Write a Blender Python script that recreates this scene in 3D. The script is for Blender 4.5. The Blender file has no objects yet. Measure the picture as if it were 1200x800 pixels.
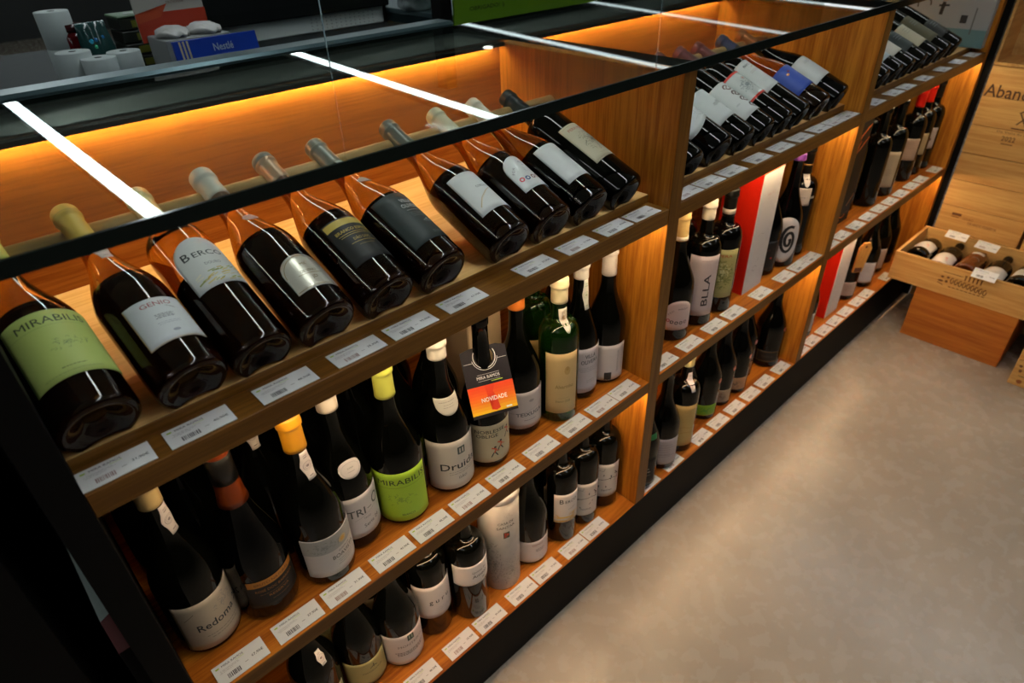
import bpy, bmesh, math, random
from mathutils import Vector, Matrix
random.seed(7)
S = bpy.context.scene
C = S.collection
PI = math.pi
R_ = math.radians
# ------------------------------------------------------------------ camera
cam = bpy.data.cameras.new('camera'); co = bpy.data.objects.new('camera', cam); C.objects.link(co)
yaw, pitch, roll = 0.8306, 0.5992, -0.0335
fw = Vector((math.cos(pitch)*math.cos(yaw), math.cos(pitch)*math.sin(yaw), -math.sin(pitch)))
rt = Vector((math.sin(yaw), -math.cos(yaw), 0)); up = rt.cross(fw)
r2 = math.cos(roll)*rt + math.sin(roll)*up; u2 = -math.sin(roll)*rt + math.cos(roll)*up
M = Matrix((r2, u2, -fw)).transposed().to_4x4(); M.translation = (0.0108, -0.6195, 1.4228)
co.matrix_world = M
cam.sensor_width = 36; cam.lens = 760.95/1200*36; cam.clip_start = 0.02; cam.clip_end = 60
cam.dof.use_dof = True; cam.dof.focus_distance = 1.05; cam.dof.aperture_fstop = 5.0
S.camera = co
# ------------------------------------------------------------------ world, exposure, light levels
w = bpy.data.worlds.new('room_ambience'); S.world = w; w.use_nodes = True
w.node_tree.nodes['Background'].inputs[0].default_value = (0.55, 0.65, 0.75, 1)
w.node_tree.nodes['Background'].inputs[1].default_value = 0.02
S.view_settings.view_transform = 'Standard'; S.view_settings.look = 'None'
S.view_settings.gamma = 1; S.view_settings.use_curve_mapping = False
S.view_settings.exposure = 0.0
LAMP = 21.0        # ceiling line lamps
LED_TOP = 82.0     # strip behind the tilted bottles
LED_MID = 84.0     # strips under the shelves
# ------------------------------------------------------------------ materials
def lin(c):
    return tuple((x/12.92 if x <= .04045 else ((x+.055)/1.055)**2.4) for x in c)
def hexc(h):
    return lin(tuple(int(h[i:i+2], 16)/255 for i in (0, 2, 4)))
MC = {}
def mat(name, col, rough=.5, metal=0, emit=0, coat=0, trans=0, ior=1.5, spec=.5, noise=0, ecol=None):
    if name in MC: return MC[name]
    m = bpy.data.materials.new(name); m.use_nodes = True
    n = m.node_tree; b = n.nodes['Principled BSDF']
    b.inputs['Base Color'].default_value = (*col, 1); b.inputs['Roughness'].default_value = rough
    b.inputs['Metallic'].default_value = metal; b.inputs['IOR'].default_value = ior
    b.inputs['Coat Weight'].default_value = coat; b.inputs['Transmission Weight'].default_value = trans
    b.inputs['Specular IOR Level'].default_value = spec
    if emit:
        b.inputs['Emission Color'].default_value = (*(ecol or col), 1); b.inputs['Emission Strength'].default_value = emit
    if noise:
        t = n.nodes.new('ShaderNodeTexNoise'); t.inputs['Scale'].default_value = noise; t.inputs['Detail'].default_value = 5
        tc = n.nodes.new('ShaderNodeTexCoord'); n.links.new(tc.outputs['Object'], t.inputs['Vector'])
        mx = n.nodes.new('ShaderNodeMix'); mx.data_type = 'RGBA'
        mx.inputs[6].default_value = (*[c*.72 for c in col], 1); mx.inputs[7].default_value = (*[min(1, c*1.15) for c in col], 1)
        n.links.new(t.outputs['Fac'], mx.inputs[0]); n.links.new(mx.outputs[2], b.inputs['Base Color'])
    MC[name] = m; return m
def paper(h, rough=.55):
    return mat('paper_'+h, hexc(h), rough)
def ink(h):
    return mat('ink_'+h, hexc(h), .5)
def wood(name, c1, c2, axis='x', scale=1, rough=.42, bands=9):
    if name in MC: return MC[name]
    m = bpy.data.materials.new(name); m.use_nodes = True; n = m.node_tree; b = n.nodes['Principled BSDF']
    tc = n.nodes.new('ShaderNodeTexCoord'); mp = n.nodes.new('ShaderNodeMapping')
    sc = {'x': (.9, 19, 19), 'y': (19, .9, 19), 'z': (19, 19, .9)}[axis]
    mp.inputs['Scale'].default_value = tuple(s*scale for s in sc)
    n.links.new(tc.outputs['Object'], mp.inputs['Vector'])
    t1 = n.nodes.new('ShaderNodeTexNoise'); t1.inputs['Scale'].default_value = 1.6; t1.inputs['Detail'].default_value = 4; t1.inputs['Distortion'].default_value = .6
    t2 = n.nodes.new('ShaderNodeTexNoise'); t2.inputs['Scale'].default_value = bands; t2.inputs['Detail'].default_value = 8; t2.inputs['Roughness'].default_value = .65
    n.links.new(mp.outputs[0], t1.inputs['Vector']); n.links.new(mp.outputs[0], t2.inputs['Vector'])
    mt = n.nodes.new('ShaderNodeMath'); mt.operation = 'MULTIPLY_ADD'; mt.inputs[1].default_value = .55
    n.links.new(t2.outputs['Fac'], mt.inputs[0])
    m2 = n.nodes.new('ShaderNodeMath'); m2.operation = 'MULTIPLY'; m2.inputs[1].default_value = .45
    n.links.new(t1.outputs['Fac'], m2.inputs[0]); n.links.new(m2.outputs[0], mt.inputs[2])
    rp = n.nodes.new('ShaderNodeValToRGB'); rp.color_ramp.elements[0].position = .42; rp.color_ramp.elements[1].position = .57
    rp.color_ramp.elements[0].color = (*c2, 1); rp.color_ramp.elements[1].color = (*c1, 1)
    n.links.new(mt.outputs[0], rp.inputs[0]); n.links.new(rp.outputs[0], b.inputs['Base Color'])
    bp = n.nodes.new('ShaderNodeBump'); bp.inputs['Strength'].default_value = .12; bp.inputs['Distance'].default_value = .002
    n.links.new(t2.outputs['Fac'], bp.inputs['Height']); n.links.new(bp.outputs[0], b.inputs['Normal'])
    b.inputs['Roughness'].default_value = rough; b.inputs['Specular IOR Level'].default_value = .25
    MC[name] = m; return m
oak_x = wood('oak_grain_along', (.52, .165, .015), (.27, .070, .005), 'x')
oak_z = wood('oak_grain_upright', (.54, .205, .020), (.31, .095, .008), 'z')
oak_y = wood('oak_grain_across', (.46, .175, .034), (.29, .092, .015), 'y')
oak_back = wood('oak_back_panel', (.46, .152, .019), (.29, .078, .008), 'x')
oak_shade = wood('oak_painted_shade', (.205, .088, .012), (.125, .048, .006), 'x')  # the same oak, darkened in colour as shade where LED light misses
oak_shade_z = wood('oak_painted_shade_upright', (.23, .098, .014), (.14, .054, .007), 'z')  # upright copy of the shaded oak, for the divider fronts
oak_pale = wood('oak_pale_board', (.74, .46, .18), (.62, .35, .11), 'x')
dowel_wood = wood('beech_bar', (.62, .40, .17), (.5, .30, .11), 'x')
pine = wood('pine_crate', (.66, .39, .13), (.53, .27, .075), 'y', .8, .55, 7)
pine_x = wood('pine_crate_x', (.66, .39, .13), (.53, .27, .075), 'x', .8, .55, 7)
block_wood = wood('stained_block', (.50, .17, .025), (.36, .10, .014), 'y', .7, .4, 6)
tag_wood = wood('tag_wood', (.60, .32, .08), (.48, .22, .05), 'z', 2)
black = mat('black_lacquer', (.0022, .002, .0018), .6, spec=.12)
black_matt = mat('black_matt', (.0035, .003, .0024), .8, spec=.1)
dark_grey = mat('dark_grey_plastic', (.02, .022, .024), .5)
teal_metal = mat('brushed_grey_rail', (.10, .15, .165), .32, .6)
rail_metal = mat('grey_rail', (.11, .12, .12), .35, .5)
steel = mat('steel', (.6, .6, .6), .25, 1)
glass_dark = mat('dark_bottle_glass', (.0015, .0016, .001), .045, spec=.30)
glass_black = mat('black_glass', (.001, .001, .001), .04, spec=.30)
glass_brown = mat('amber_bottle_glass', (.36, .15, .028), .02, trans=1, ior=1.46)
glass_olive = mat('olive_bottle_glass', (.22, .10, .02), .02, trans=1, ior=1.46)
glass_green = mat('green_bottle_glass', (.018, .085, .008), .03, trans=.85, ior=1.46)
foot_dark = mat('bottle_foot_glass', (.0015, .0012, .001), .1, spec=.2)
wine_dark = mat('brown_wine', (.024, .007, .001), .12, spec=.2)
led_m = mat('led_strip', (1, .62, .25), .5, emit=LED_MID, ecol=(1, .74, .42))
led_top_m = mat('led_strip_top', (1, .6, .2), .5, emit=LED_TOP, ecol=(1, .76, .38))
lamp_m = mat('lamp_diffuser', (1, 1, 1), .5, emit=LAMP, ecol=(.90, .97, 1.0))
spot_m = mat('spot_lens', (1, 1, 1), .5, emit=14, ecol=(1, .93, .8))
def sheet_glass():
    m = bpy.data.materials.new('tinted_sheet_glass'); m.use_nodes = True; n = m.node_tree
    n.nodes.remove(n.nodes['Principled BSDF']); out = n.nodes['Material Output']
    tr = n.nodes.new('ShaderNodeBsdfTransparent'); tr.inputs[0].default_value = (.84, .87, .80, 1)
    gl = n.nodes.new('ShaderNodeBsdfGlossy'); gl.inputs['Roughness'].default_value = .012; gl.inputs['Color'].default_value = (.92, 1, 1, 1)
    fr = n.nodes.new('ShaderNodeFresnel'); ge = n.nodes.new('ShaderNodeNewGeometry'); mr = n.nodes.new('ShaderNodeMapRange')
    mr.inputs['To Min'].default_value = 1.52; mr.inputs['To Max'].default_value = 1/1.52     # same reflectance from either side of the sheet
    n.links.new(ge.outputs['Backfacing'], mr.inputs['Value']); n.links.new(mr.outputs[0], fr.inputs['IOR'])
    mx = n.nodes.new('ShaderNodeMixShader')
    n.links.new(fr.outputs[0], mx.inputs[0]); n.links.new(tr.outputs[0], mx.inputs[1]); n.links.new(gl.outputs[0], mx.inputs[2])
    n.links.new(mx.outputs[0], out.inputs[0]); return m
sheet = sheet_glass()
def clear_face():
    m = bpy.data.materials.new('sheet_glass_underside'); m.use_nodes = True; n = m.node_tree
    n.nodes.remove(n.nodes['Principled BSDF']); tr = n.nodes.new('ShaderNodeBsdfTransparent'); tr.inputs[0].default_value = (.97, .985, .98, 1)
    n.links.new(tr.outputs[0], n.nodes['Material Output'].inputs[0]); return m
see_through = clear_face()
glass_edge_m = mat('glass_edge', (.003, .007, .006), .12, spec=.3)
def floor_mat():
    m = bpy.data.materials.new('polished_screed'); m.use_nodes = True; n = m.node_tree; b = n.nodes['Principled BSDF']
    tc = n.nodes.new('ShaderNodeTexCoord')
    t = n.nodes.new('ShaderNodeTexNoise'); t.inputs['Scale'].default_value = 2.6; t.inputs['Detail'].default_value = 3; t.inputs['Roughness'].default_value = .6
    t2 = n.nodes.new('ShaderNodeTexNoise'); t2.inputs['Scale'].default_value = 26; t2.inputs['Detail'].default_value = 6
    n.links.new(tc.outputs['Object'], t.inputs['Vector']); n.links.new(tc.outputs['Object'], t2.inputs['Vector'])
    r = n.nodes.new('ShaderNodeValToRGB'); r.color_ramp.elements[0].position = .3; r.color_ramp.elements[1].position = .75
    r.color_ramp.elements[0].color = (.265, .220, .172, 1); r.color_ramp.elements[1].color = (.375, .315, .250, 1)
    n.links.new(t.outputs['Fac'], r.inputs[0]); n.links.new(r.outputs[0], b.inputs['Base Color'])
    r2_ = n.nodes.new('ShaderNodeMapRange'); r2_.inputs['From Min'].default_value = .1; r2_.inputs['From Max'].default_value = .9
    r2_.inputs['To Min'].default_value = .17; r2_.inputs['To Max'].default_value = .36
    n.links.new(t2.outputs['Fac'], r2_.inputs[0]); n.links.new(r2_.outputs[0], b.inputs['Roughness'])
    return m
# ------------------------------------------------------------------ object helpers
def link(name, me, parent=None, mats=()):
    o = bpy.data.objects.new(name, me); C.objects.link(o)
    for m in mats: me.materials.append(m)
    if parent is not None: o.parent = parent
    return o
def from_bm(name, bm, m, parent=None, smooth=False):
    bmesh.ops.recalc_face_normals(bm, faces=bm.faces)
    me = bpy.data.meshes.new(name); bm.to_mesh(me); bm.free()
    if smooth:
        for p in me.polygons: p.use_smooth = True
    ms = m if isinstance(m, (list, tuple)) else (m,)
    return link(name, me, parent, ms)
def add_box(bm, lo, hi, bev=0, mi=0):
    x0, y0, z0 = lo; x1, y1, z1 = hi
    vs = [bm.verts.new(p) for p in ((x0,y0,z0),(x1,y0,z0),(x1,y1,z0),(x0,y1,z0),(x0,y0,z1),(x1,y0,z1),(x1,y1,z1),(x0,y1,z1))]
    fs = [bm.faces.new([vs[i] for i in f]) for f in ((0,3,2,1),(4,5,6,7),(0,1,5,4),(1,2,6,5),(2,3,7,6),(3,0,4,7))]
    for f in fs: f.material_index = mi
    if bev:
        es = list({e for f in fs for e in f.edges})
        r = bmesh.ops.bevel(bm, geom=es, offset=bev, segments=1, affect='EDGES', profile=.5)
        for f in r['faces']: f.material_index = mi
    return vs
def box(name, lo, hi, m, parent=None, bev=0.0008):
    bm = bmesh.new(); add_box(bm, lo, hi, bev); return from_bm(name, bm, m, parent)
def tag(o, label, cat, group=None, kind=None):
    o['label'] = label
    if cat: o['category'] = cat
    if group: o['group'] = group
    if kind: o['kind'] = kind
    return o
def struct(o, label):
    o['kind'] = 'structure'; o['label'] = label; return o
def thing(name, label, cat, loc=(0,0,0), rot=(0,0,0), group=None):
    o = bpy.data.objects.new(name, None); C.objects.link(o); o.location = loc; o.rotation_euler = rot
    o.empty_display_size = .03
    return tag(o, label, cat, group)
def lathe(prof, seg=40):
    """prof: list of (r, z). returns verts, faces"""
    v, f = [], []
    n = len(prof)
    for (r, z) in prof:
        for k in range(seg):
            a = 2*PI*k/seg; v.append((r*math.sin(a), -r*math.cos(a), z))
    for i in range(n-1):
        for k in range(seg):
            k2 = (k+1) % seg
            f.append((i*seg+k, i*seg+k2, (i+1)*seg+k2, (i+1)*seg+k))
    f.append(tuple(reversed(range(seg)))); f.append(tuple((n-1)*seg+k for k in range(seg)))
    return v, f
def mesh_of(name, v, f, smooth=True, sharp=None):
    me = bpy.data.meshes.new(name); me.from_pydata(v, [], f); me.validate()
    if smooth:
        for p in me.polygons: p.use_smooth = len(p.vertices) <= 4
    me.update(); return me
def lathe_obj(name, prof, m, parent, seg=40):
    v, f = lathe(prof, seg); return link(name, mesh_of(name, v, f), parent, (m,))
# ------------------------------------------------------------------ flat print: text and shapes, wrapped or laid flat
TC = {}
def text_shape(s):
    if s in TC: return TC[s]
    cu = bpy.data.curves.new('t', 'FONT'); cu.body = s; cu.size = 1; cu.resolution_u = 2; cu.offset = 0 if 'M' in s else .009; cu.align_x = 'LEFT'
    o = bpy.data.objects.new('t', cu); C.objects.link(o)
    dg = bpy.context.evaluated_depsgraph_get(); me = o.evaluated_get(dg).to_mesh()
    v = [(p.co.x, p.co.y) for p in me.vertices]; f = [tuple(p.vertices) for p in me.polygons]
    o.evaluated_get(dg).to_mesh_clear(); bpy.data.objects.remove(o); bpy.data.curves.remove(cu)
    x0 = min((p[0] for p in v), default=0); x1 = max((p[0] for p in v), default=1)
    TC[s] = ([(p[0]-x0, p[1]) for p in v], f, x1-x0); return TC[s]
def render_ops(ops, mapf, name, parent, label=None, curved=False):
    """ops in mm; mapf(u, v, layer) -> xyz"""
    V, F, MI, mats, idx = [], [], [], [], {}
    def mi(h):
        if h not in idx: idx[h] = len(mats); mats.append(ink(h))
        return idx[h]
    lay = 0
    for op in ops:
        k = op[0]; lay += .02
        if k == 't':       # text: string, centre u, baseline v, height, colour, [width], [rot]
            _, s, u, v, h, c = op[:6]; wd = op[6] if len(op) > 6 else None; rot = op[7] if len(op) > 7 else 0
            tv, tf, tw = text_shape(s); sy = h/.72; sx = (wd/tw if wd else sy)
            b = len(V); ca, sa = math.cos(rot), math.sin(rot)
            for (x, y) in tv:
                X = (x-tw/2)*sx; Y = y*sy
                V.append((u+X*ca-Y*sa, v+X*sa+Y*ca, lay))
            for t in tf: F.append(tuple(b+i for i in t)); MI.append(mi(c))
        elif k == 'r':     # rect u0 v0 u1 v1 colour
            _, u0, v0, u1, v1, c = op; n = max(1, int(abs(u1-u0)/5)); b = len(V)
            for i in range(n+1):
                u = u0+(u1-u0)*i/n; V.append((u, v0, lay)); V.append((u, v1, lay))
            for i in range(n): F.append((b+2*i, b+2*i+2, b+2*i+3, b+2*i+1)); MI.append(mi(c))
        elif k == 'e':     # ellipse cu cv ru rv colour
            _, cu_, cv, ru, rv, c = op; b = len(V); n = 18
            V.append((cu_, cv, lay))
            for i in range(n): V.append((cu_+ru*math.cos(2*PI*i/n), cv+rv*math.sin(2*PI*i/n), lay))
            for i in range(n): F.append((b, b+1+i, b+1+(i+1) % n)); MI.append(mi(c))
        elif k == 'l':     # thick polyline: pts, width, colour
            _, pts, wd, c = op
            for (a, q) in zip(pts, pts[1:]):
                dx, dy = q[0]-a[0], q[1]-a[1]; L = math.hypot(dx, dy) or 1; nx, ny = -dy/L*wd/2, dx/L*wd/2
                ex, ey = dx/L*wd*.3, dy/L*wd*.3
                b = len(V)
                for (x, y) in ((a[0]-ex+nx, a[1]-ey+ny), (a[0]-ex-nx, a[1]-ey-ny), (q[0]+ex-nx, q[1]+ey-ny), (q[0]+ex+nx, q[1]+ey+ny)): V.append((x, y, lay))
                F.append((b, b+1, b+2, b+3)); MI.append(mi(c))
        elif k == 'p':     # polygon fan around first point
            _, pts, c = op; b = len(V)
            for (x, y) in pts: V.append((x, y, lay))
            for i in range(1, len(pts)-1): F.append((b, b+i, b+i+1)); MI.append(mi(c))
    if not F: return None
    if curved:
        bm = bmesh.new(); vs = [bm.verts.new(p) for p in V]
        for f, i in zip(F, MI):
            try: fc = bm.faces.new([vs[j] for j in f]); fc.material_index = i
            except ValueError: pass
        us = [p[0] for p in V]; u = math.floor(min(us)/3)*3+3
        while u < max(us):
            bmesh.ops.bisect_plane(bm, geom=bm.verts[:]+bm.edges[:]+bm.faces[:], plane_co=(u, 0, 0), plane_no=(1, 0, 0)); u += 3
        for v_ in bm.verts: v_.co = mapf(*v_.co)
        me = bpy.data.meshes.new(name)
        for m in mats: me.materials.append(m)
        bm.to_mesh(me); bm.free(); me.update()
    else:
        me = bpy.data.meshes.new(name); me.from_pydata([mapf(*p) for p in V], [], F)
        for m in mats: me.materials.append(m)
        me.polygons.foreach_set('material_index', MI); me.update()
    o = bpy.data.objects.new(name, me); C.objects.link(o); o.parent = parent
    if label: o['label'] = label
    return o
def arc(cx, cy, rx, ry, a0, a1, n=14):
    return [(cx+rx*math.cos(R_(a0+(a1-a0)*i/n)), cy+ry*math.sin(R_(a0+(a1-a0)*i/n))) for i in range(n+1)]
def small_lines(u0, u1, v, n, dv, c='6b6862', ht=.45, seed=1):
    rd = random.Random(seed); o = []
    for i in range(n):
        a = u0+rd.random()*(u1-u0)*.12; b = u1-rd.random()*(u1-u0)*.2; x = a
        while x < b:
            L = 1.2+rd.random()*3; o.append(('r', x, v-i*dv, min(x+L, b), v-i*dv+ht, c)); x += L+.8
    return o
def scribble(cx, cy, rx, ry, n, c, wd=.5, seed=1):
    rd = random.Random(seed); o = []
    for i in range(n):
        a = rd.random()*2*PI; d = rd.random(); x = cx+rx*d*math.cos(a); y = cy+ry*d*math.sin(a); t = rd.random()*PI
        o.append(('l', [(x, y), (x+2.2*math.cos(t), y+2.2*math.sin(t)), (x+3.5*math.cos(t+.7), y+3.5*math.sin(t+.7))], wd, c))
    return o
# ------------------------------------------------------------------ bottles
def prof_fn(pts):
    """smooth profile radius(z) from body points"""
    def r(z):
        for (r0, z0), (r1, z1) in zip(pts, pts[1:]):
            if z0 <= z <= z1 and z1 > z0:
                t = (z-z0)/(z1-z0); return r0+(r1-r0)*t
        return pts[-1][0]
    return r
def ease(r0, z0, r1, z1, n=8, p=1.0):
    return [(r0+(r1-r0)*(.5-.5*math.cos(PI*(i/n)**p)), z0+(z1-z0)*i/n) for i in range(1, n+1)]
def shape(kind, H, r):
    k = H/.295
    if kind == 'burgundy':
        b = [(r-.0015, .0035), (r, .008), (r, .124*k)] + ease(r, .124*k, .0150, .225*k, 12, .92) + [(.0140, .25*k), (.0138, .278*k)]
    elif kind == 'bordeaux':
        b = [(r-.0015, .0035), (r, .008), (r, .180*k)]
        n = 8
        for i in range(1, n+1):
            a = PI/2*i/n; b.append((.0165+(r-.0165)*math.cos(a)**.8, .180*k+.034*k*math.sin(a)))
        b += [(.0148, .225*k), (.0140, .24*k), (.0138, .278*k)]
    else:  # champagne
        b = [(r-.002, .004), (r, .010), (r, .105*k)] + ease(r, .105*k, .0160, .238*k, 12, .8) + [(.0150, .26*k), (.0148, .278*k)]
    lip = [(.0150, .279*k), (.0155, .281*k), (.0155, .289*k), (.0146, H)]
    return b+lip
BODY = {}
def scale_ops(ops, s, su):
    o = []
    for p in ops:
        k = p[0]
        if k == 't': o.append((k, p[1], p[2]*su, p[3]*s, p[4]*s, p[5], (p[6]*(su if len(p) < 8 or abs(p[7]) < 1 else s)) if len(p) > 6 else None) + tuple(p[7:]))
        elif k == 'r': o.append((k, p[1]*su, p[2]*s, p[3]*su, p[4]*s, p[5]))
        elif k == 'e': o.append((k, p[1]*su, p[2]*s, p[3]*su, p[4]*s, p[5]))
        elif k == 'l': o.append((k, [(a*su, b*s) for a, b in p[1]], p[2]*s, p[3]))
        elif k == 'p': o.append((k, [(a*su, b*s) for a, b in p[1]], p[2]))
    return o
def bottle(name, label, kind, pos, glass, H=.295, r=.0385, cap=None, lab=None, neck=None, tilt=False, turn=0, group=None, foot=None, lean=0):
    """cap = (hex, length, style) ; lab = dict(z0,z1,ha,col,ops,cut) ; neck = list of dicts"""
    if tilt:
        a = R_(-65.7); rot = (a, 0, R_(12))
    else: rot = (lean, 0, turn)
    t = thing(name, label, 'bottle', pos, rot, group)
    if tilt: t.rotation_mode = 'ZYX'
    kk = H/.295
    if lab and 'zr' in lab:
        z0n, z1n = lab['zr']; sc = (z1n-z0n)/(lab['z1']-lab['z0']); lab = dict(lab); lab['ops'] = scale_ops(lab['ops'] or [], sc, lab.get('su', sc)); lab['hw'] = lab.get('hw2', lab['hw']*min(sc, 1.25)); lab['z0'], lab['z1'] = z0n, z1n
    neck = [dict(d, z0=d['z0']*kk, z1=d['z1']*kk) for d in (neck or [])]
    key = (kind, H, r, glass.name)
    pts = shape(kind, H, r)
    if key not in BODY:
        punt = [(.001, .020), (.010, .018), (.020, .009), (r*.74, .0012), (r*.86, 0)]
        v, f = lathe(punt+pts, 44); me = mesh_of('bottle_glass', v, f[:]); me.materials.append(glass); BODY[key] = me
    link('glass_body', BODY[key], t)
    rf = prof_fn(pts)
    if foot:      # wine settled in the heel reads as a dark inner column
        h0 = foot; pin = [(r*.40, .0165), (r*.84, .0040), (r-.0030, .0060), (r-.0016, .012)] + [(rf(z)-.0018, z) for z in [.03+(h0-.03)*i/10 for i in range(11)]]
        lathe_obj('wine', pin, wine_dark if glass.name.startswith('amber') else foot_dark, t, 32)
    if cap:
        h, L, st = cap[:3]; m = mat('capsule_'+h+st+str(tilt), tuple(q*(1 if tilt else .72) for q in hexc(h)), {'foil': .32, 'wax': .45, 'matt': .5}[st], .35 if st == 'foil' else 0, coat=.3 if st == 'wax' else 0)  # standing capsules get a darker colour to offset the LED strip just above
        z0 = H-L; off = .0009 if st != 'wax' else .0019
        zs = [z0+L*i/9 for i in range(10)]
        pr = [(rf(z0)+.0001, z0-.0003)]+[(max(rf(z), .0138 if z > .24 else 0)+off, z) for z in zs if z < H-.018]
        pr += [(.0142+off, H-.0175), (.0158+off, H-.0165), (.0160+off, H-.012), (.0153+off, H-.0105), (.0153+off, H-.002), (.0140+off, H+.0008), (.004, H+.0012)]
        lathe_obj('capsule', pr, m, t, 32)
        if len(cap) > 3:  # coloured band (hex, z from top, width)
            hb, d, wd = cap[3]; z = H-d; lathe_obj('capsule_band', [(rf(z)+off+.0002, z), (rf(z)+off+.0006, z+.0002), (rf(z+wd)+off+.0006, z+wd-.0002), (rf(z+wd)+off+.0002, z+wd)], mat('band_'+hb, hexc(hb), .4), t, 32)
    def wrapper(off, phi0=0):
        def f(u, v, lay=0):
            z = v/1000; rr = rf(z)+off+lay*.001*.25; a = u/1000/max(rf(z), .01)+phi0
            return (rr*math.sin(a), -rr*math.cos(a), z)
        return f
    def sticker(nm, d):
        rr = rf((d['z0']+d['z1'])/2); z0, z1 = d['z0']*1000, d['z1']*1000; hw = d['hw']; phi = d.get('phi', 0)
        wf = wrapper(.0004, phi)
        nu, nv = 22, 8; V, F = [], []
        cut = d.get('cut')
        for j in range(nv+1):
            for i in range(nu+1):
                s = -1+2*i/nu; q = j/nv; u = hw*s; lo, hi = z0, z1
                if cut == 'oval':
                    e = math.sqrt(max(0, 1-s*s)); mid = (z0+z1)/2; lo = mid-(mid-z0)*e; hi = mid+(z1-mid)*e
                elif cut == 'half':
                    e = math.sqrt(max(0, 1-s*s)); lo = z1-(z1-z0)*(.22+.78*e)
                elif cut == 'dome':
                    e = math.sqrt(max(0, 1-s*s)); hi = z0+(z1-z0)*(.62+.38*e)
                elif cut == 'round':
                    e = max(0, 1-abs(s)**3.2)**.5; mid = z0+(z1-z0)*.45; hi = mid+(z1-mid)*e; lo = mid-(mid-z0)*e
                elif cut == 'wave':
                    lo = z0+(z1-z0)*.10*(1+math.sin(s*3+.5)); hi = z1-(z1-z0)*.06*(1+math.sin(s*2.5))
                elif cut == 'seal':
                    lo, hi = z0, z1
                    pq = q; wv = .62+.38*math.exp(-((pq-.5)/.2)**2); u = hw*s*wv
                V.append(wf(u, lo+(hi-lo)*q, .0))
        for j in range(nv):
            for i in range(nu):
                a = j*(nu+1)+i; F.append((a, a+1, a+nu+2, a+nu+1))
        m = d.get('mat') or paper(d['col'])
        lo_ = link(nm, mesh_of(nm, V, F), t, (m,))
        so = lo_.modifiers.new('t', 'SOLIDIFY'); so.thickness = .0003; so.offset = 1
        if d.get('ops'):
            wf2 = wrapper(.0008, phi)
            o = render_ops(d['ops'], lambda u, v, l: wf2(u, v+z0, l), 'lettering', lo_, curved=True)
        return lo_
    if lab: sticker('front_label', lab)
    for d in (neck or []): sticker('neck_label', d)
    return t
def L_(z0, z1, hw, col, ops=None, **k):
    d = dict(z0=z0, z1=z1, hw=hw, col=col, ops=ops); d.update(k); return d
def seal(z0=.196, col='d9cdc9', hw=11, L=.046, phi=0, inkc='8d7f80'):
    h = L*1000
    return L_(z0, z0+L, hw, col, [('l', arc(0, h*.5, 6.8, 6.8, 0, 360, 20), .6, inkc), ('l', arc(0, h*.5, 4.6, 4.6, 0, 360, 16), .4, inkc), ('e', 0, h*.5, 2.6, 2.2, inkc), ('r', -3, h*.80, 3, h*.83, inkc), ('r', -3, h*.88, 3, h*.90, inkc), ('r', -3, h*.12, 3, h*.15, inkc)], cut='seal', phi=phi)
# ------------------------------------------------------------------ geometry of the unit
zA, zB, zC, zG = .9466, .5466, .1604, 1.1833
D1, D2, XE, WD = .9759, 1.8049, 2.792, .0356
YB = .4456
def build_room():
    f = box('floor', (-6, -6, -.05), (16, 12, 0), floor_mat(), bev=0); struct(f, 'smooth grey brown polished screed floor')
    wall_m = mat('dark_wall', (.035, .037, .037), .7, noise=2)
    for nm, lo, hi in (('wall_back', (-6, 11, 0), (16, 11.1, 3.2)), ('wall_front', (-6, -6.1, 0), (16, -6, 3.2)), ('wall_left', (-6.1, -6, 0), (-6, 11, 3.2)), ('wall_right', (16, -6, 0), (16.1, 11, 3.2))):
        struct(box(nm, lo, hi, wall_m, bev=0), 'dark painted shop wall')
    struct(box('ceiling', (-6, -6, 3.2), (16, 11, 3.3), mat('lightened_ceiling', (.70, .80, .80), .8), bev=0), 'shop ceiling, lightened for its reflection in the glass top')  # unseen ceiling, colour raised so the glass top reflects a brighter haze
build_room()
def line_lamp(x0, y0, x1, y1, z, label, level=1.0):
    L = math.hypot(x1-x0, y1-y0); ang = math.atan2(y1-y0, x1-x0)
    t = thing('line_lamp', label, 'lamp', ((x0+x1)/2, (y0+y1)/2, z), (0, 0, ang), 'line lamps over the shop')
    box('lamp_housing', (-L/2, -.055, .004), (L/2, .055, .06), mat('lamp_housing', (.25, .25, .25), .4), t)
    box('diffuser', (-L/2+.005, -.048, -.004), (L/2-.005, .048, .005), mat('lamp_diffuser_%g' % level, (1, 1, 1), .5, emit=LAMP*level, ecol=(.95, .98, 1.0)), t, 0)
    for sx in (-.35, .35):
        bm = bmesh.new(); bmesh.ops.create_cone(bm, segments=8, radius1=.0015, radius2=.0015, depth=.66); bmesh.ops.translate(bm, verts=bm.verts, vec=(sx*L, 0, .39)); from_bm('hanging_wire', bm, steel, t)
line_lamp(.93, 9.2, .93, -2.6, 2.483, 'white line lamp reflected leftmost in the glass top')
line_lamp(4.12, 9.2, 3.20, -2.6, 2.483, 'white line lamp reflected second from the left in the glass top', .75)
line_lamp(6.95, 9.0, 5.5, -.5, 2.483, 'white line lamp reflected third from the left in the glass top', .16)
line_lamp(9.9, 9.0, 8.2, 1.5, 2.483, 'white line lamp reflected fourth from the left in the glass top', .11)
line_lamp(11.6, 5.2, 11.15, 3.3, 2.483, 'short white line lamp reflected rightmost in the glass top', .12)
line_lamp(-2.0, 4.0, -2.0, -2.6, 2.483, 'white line lamp hanging left of the wine cabinet')
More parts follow.
